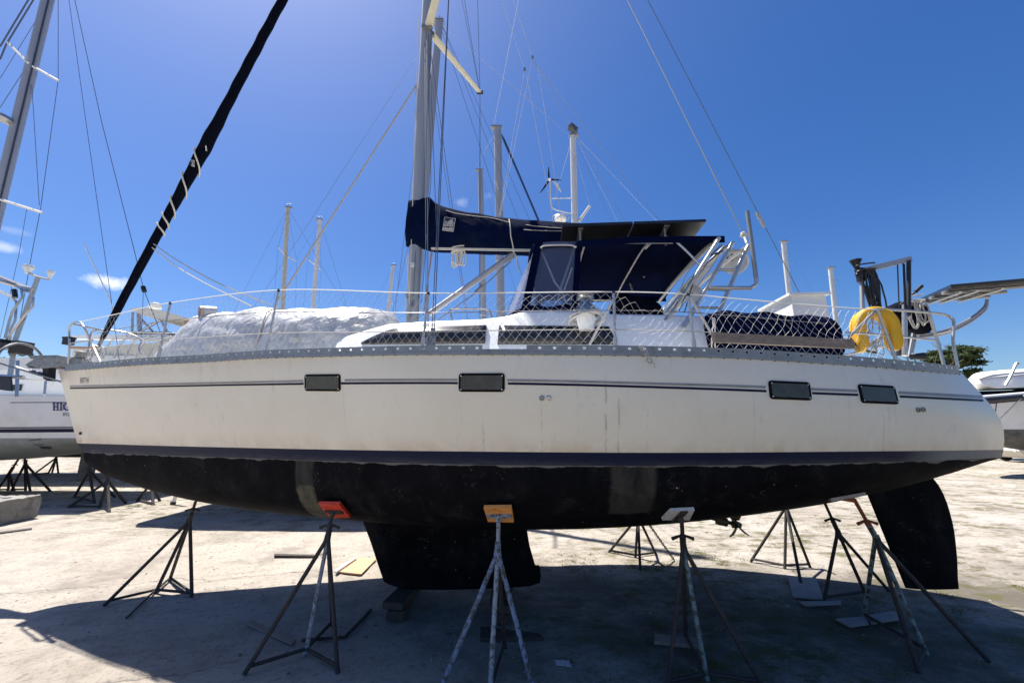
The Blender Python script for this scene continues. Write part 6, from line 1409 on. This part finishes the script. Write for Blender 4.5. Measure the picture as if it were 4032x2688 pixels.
# cream car nosing into the frame
def car():
    c = gr(3976, 1818)+V(1.0, 0, 0); c[2] = 0; o = thing('parked_car', c, 'cream car just entering the picture at the right edge', 'car'); s = 1620/PXF
    prof = [(-.70, .35), (-.97, .68), (-.95, .90), (-.82, 1.12), (-.52, 1.78), (-.2, 1.95), (3.0, 1.92), (3.2, 1.1), (3.2, .5), (3.0, .28), (-.6, .26)]
    mb = MB(); mb.loft([[V(x*(1 if abs(y) < .8 else .97), y, z if z < 1.1 or abs(y) < .75 else z-.02) for x, z in prof] for y in (-.82, -.75, .75, .82)]); b = mb.build('body', MT['cream_roof'], o, smooth=False)
    mb = MB(); mb.plate([V(-.68, -.835, 1.12), V(-.44, -.835, 1.72), V(.6, -.835, 1.72), (.6, -.835, 1.10)], .02); mb.build('side_window', MT['glassd'], b, smooth=False)
    mb = MB(); mb.plate([V(-.83, -.70, 1.14), V(-.83, .70, 1.14), V(-.55, .66, 1.74), V(-.55, -.66, 1.74)], .03); mb.build('windscreen', MT['glassd'], b, smooth=False)
    mb = MB(); mb.box(V(-.66, -.93, 1.16), (.12, .16, .12)); mb.build('wing_mirror', MT['cream_roof'], b, smooth=False)
    for x in (-.35, 2.1):
        for y in (-.78, .78):
            mb = MB(); mb.lathe(V(x, y, .32), [(.18, -.1), (.32, -.09), (.32, .09), (.18, .1)], 18, (0, 1, 0)); w = mb.build('wheel', MT['tyre'], o); mb = MB(); mb.lathe(V(x, y+(.09 if y > 0 else -.09), .32), [(.17, -.02), (.17, .02), (.05, .03)], 14, (0, 1, 0)); mb.build('rim', MT['alu'], w)
    mb = MB(); mb.lathe(V(-.98, -.6, .72), [(.10, -.05), (.10, .04), (.001, .06)], 12, (-1, 0, 0)); mb.build('headlight', MT['white_plain'], b)
    o.rotation_euler.z = R(-8)
car()

# ---- tree behind the stern
def tree(base, h, crown_c, crown_r, label, nleaf, bare=True, seed=3):
    rg = random.Random(seed); o = thing('tree', base, label, 'tree'); mb = MB(); B0 = np.array(base); tips_ = []
    cc = np.array(crown_c)-B0
    def limb(p, d, L_, r_, dep):
        pts = [p]; q = p.copy()
        for k in range(4):
            d = d+V(rg.uniform(-.25, .25), rg.uniform(-.25, .25), rg.uniform(-.05, .18)); d /= np.linalg.norm(d); q = q+d*L_/4; pts.append(q)
        mb.tube(pts, [r_*(1-.12*k) for k in range(5)], 6 if dep < 2 else 4)
        if dep >= 3: tips_.append(q); return
        for k in range(rg.choice((2, 3, 3))):
            nd = d+V(rg.uniform(-.9, .9), rg.uniform(-.9, .9), rg.uniform(-.1, .5)); nd /= np.linalg.norm(nd); limb(pts[rg.choice((3, 4, 4))], nd, L_*rg.uniform(.55, .8), r_*.55, dep+1)
        if dep >= 1: tips_.append(q)
    limb(V(0, 0, -.1), V(0, 0, 1), h*.42, h*.028, 0); limb(V(0, 0, h*.25), V(-.15, .2, .95), h*.26, h*.016, 0)
    mb.build('trunk', MT['bark'], o)
    lv = MB(); vs, fs = [], []
    cl = [cc+V(rg.gauss(0, .45), rg.gauss(0, .45), rg.gauss(0, .42))*np.array(crown_r) for _ in range(34)]+[t for t in tips_ if np.linalg.norm((t-cc)/np.array(crown_r)) < 1.5]
    for _ in range(nleaf):
        c = rg.choice(cl); p = c+V(rg.gauss(0, .42), rg.gauss(0, .42), rg.gauss(0, .16))*.9*max(crown_r)/2.4; s = rg.uniform(.05, .11)
        a = Vector((rg.gauss(0, 1), rg.gauss(0, 1), rg.gauss(0, .5))).normalized(); b2 = a.cross(Vector((rg.gauss(0, 1), rg.gauss(0, 1), rg.gauss(0, 1)))).normalized(); a, b2 = np.array(a), np.array(b2); i = len(vs)
        vs += [p-a*s*1.6, p+b2*s*.6, p+a*s*1.6, p-b2*s*.6]; fs.append((i, i+1, i+2, i+3))
    lv.add(vs, fs); lv.build('crown', MT['leaf'], o, smooth=False); return o
YT = 30.0
tb3 = atY(3745, 1681, YT); tb3[2] = 0
tree(tb3, 9.0, atY(3748, 1415, YT), (1.25, 1.25, 1.4), 'leafy green tree behind the pushpit at the stern', 15000)
# the bare limbs that stick out above its crown
def dead():
    b0 = atY(3715, 1440, YT+1.5); g0 = V(b0[0], b0[1], 0); o = thing('bare_tree', g0, 'leafless tree standing behind the leafy one at the stern', 'tree'); mb = MB(); rg = random.Random(5)
    def br(p, d, L_, r_, k):
        q = p+d*L_; m_ = (p+q)/2+V(rg.uniform(-.1, .1), rg.uniform(-.1, .1), rg.uniform(-.1, .1))*L_; mb.tube([p, m_, q], [r_, r_*.8, r_*.6], 5)
        if k: 
            for _ in range(3): nd = d+V(rg.uniform(-.8, .8), rg.uniform(-.8, .8), rg.uniform(-.3, .7)); nd /= np.linalg.norm(nd); br(q if rg.random() < .7 else m_, nd, L_*rg.uniform(.55, .8), r_*.6, k-1)
    br(V(0, 0, 0), V(0, 0, 1), b0[2], .10, 0); br(V(0, 0, b0[2]-.1), V(.35, 0, .93), .80, .04, 4); br(V(0, 0, b0[2]-.3), V(.3, 0, .95), .55, .03, 4)
    mb.build('trunk', MT['bark'], o)
dead()
tb4 = atY(78, 1600, 40); tb4[2] = 0
tree(tb4, 6.0, atY(78, 1440, 40), (1.6, 1.6, .8), 'small distant green tree beyond the left boat', 5000, seed=8)

# ---- weeds and stones (nobody could count them)
def grass():
    vs, fs = [], []
    spots = []
    for (px, py, n, sp) in ((2230, 2222, 34, .5), (2150, 2212, 14, .25), (2330, 2230, 16, .3), (2480, 2230, 14, .2), (2620, 2240, 22, .3), (2780, 2240, 24, .5), (2900, 2190, 18, .4), (3000, 2130, 18, .5), (2700, 2170, 10, .4), (2480, 2130, 8, .25), (2460, 2170, 8, .15), (2800, 2420, 40, .8), (3050, 2460, 40, .8), (3300, 2500, 26, .6), (3550, 2450, 22, .6), (3700, 2400, 14, .6), (2600, 2600, 26, .5), (2900, 2600, 34, .6), (3200, 2620, 26, .6), (3800, 2250, 26, .8), (3000, 2040, 18, .8), (3300, 2080, 12, .7), (2480, 2500, 14, .5), (480, 1975, 12, .6), (330, 1915, 22, 1.6), (560, 1990, 14, .4), (150, 1870, 22, 2.0), (260, 1900, 14, 1.5), (1265, 2185, 10, .1), (2840, 2010, 10, .5), (3650, 2200, 10, .5), (3120, 2260, 10, .4)):
        c = gr(px, py)
        for _ in range(n): spots.append((c[0]+random.gauss(0, sp), c[1]+random.gauss(0, sp*.7), random.uniform(.5, 1.2)))
    for x, y, k in spots:
        for _ in range(int(34*k)):
            bx, by = x+random.gauss(0, .05), y+random.gauss(0, .04); h = random.uniform(.008, .028)*k; a = random.uniform(0, 6.28); lx, ly = random.gauss(0, .5)*h, random.gauss(0, .5)*h; w = .0022; i = len(vs); z = -.008
            vs += [(bx-w*math.cos(a), by-w*math.sin(a), z), (bx+w*math.cos(a), by+w*math.sin(a), z), (bx+lx*.6+w*.6*math.cos(a), by+ly*.6+w*.6*math.sin(a), z+h*.65), (bx+lx*1.5, by+ly*1.5, z+h)]; fs += [(i, i+1, i+2), (i, i+2, i+3)]
    mb = MB(); mb.add(vs, fs); tag(mb.build('weeds', MT['grass'], smooth=False), 'low weeds and grass growing through the gravel', 'weeds', kind='stuff')
grass()
def pebbles():
    mb = MB(); base = [V(0, 0, .5), V(.55, .1, 0), V(.1, .5, .05), V(-.5, .1, 0), V(-.1, -.45, .02), V(0, 0, -.3)]; fc = [(0, 1, 2), (0, 2, 3), (0, 3, 4), (0, 4, 1), (5, 2, 1), (5, 3, 2), (5, 4, 3), (5, 1, 4)]
    for _ in range(4200):
        x, y = random.uniform(-7, 7.5), random.uniform(2.8, 11); s = min(.05, .009*math.exp(random.gauss(0, .6))+.002); a = random.uniform(0, 6.28); ca, sa = math.cos(a), math.sin(a); k = V(random.uniform(.7, 1.5), random.uniform(.7, 1.3), random.uniform(.5, 1.0))*s
        mb.add([V((v*k)[0]*ca-(v*k)[1]*sa+x, (v*k)[0]*sa+(v*k)[1]*ca+y, (v*k)[2]+ground_h(x, y)-.012) for v in base], fc)
    for _ in range(90):
        x, y = random.uniform(-5.5, 6.5), random.uniform(3.2, 9); s = random.uniform(.018, .042); k = V(random.uniform(.8, 1.5), random.uniform(.7, 1.2), random.uniform(.4, .8))*s; a = random.uniform(0, 6.28); ca, sa = math.cos(a), math.sin(a)
        mb.add([V((v*k)[0]*ca-(v*k)[1]*sa+x, (v*k)[0]*sa+(v*k)[1]*ca+y, (v*k)[2]+ground_h(x, y)-.012) for v in base], fc)
    tag(mb.build('pebbles', MT['pebble'], smooth=False), 'loose stones scattered over the yard', 'stones', kind='stuff')
pebbles()
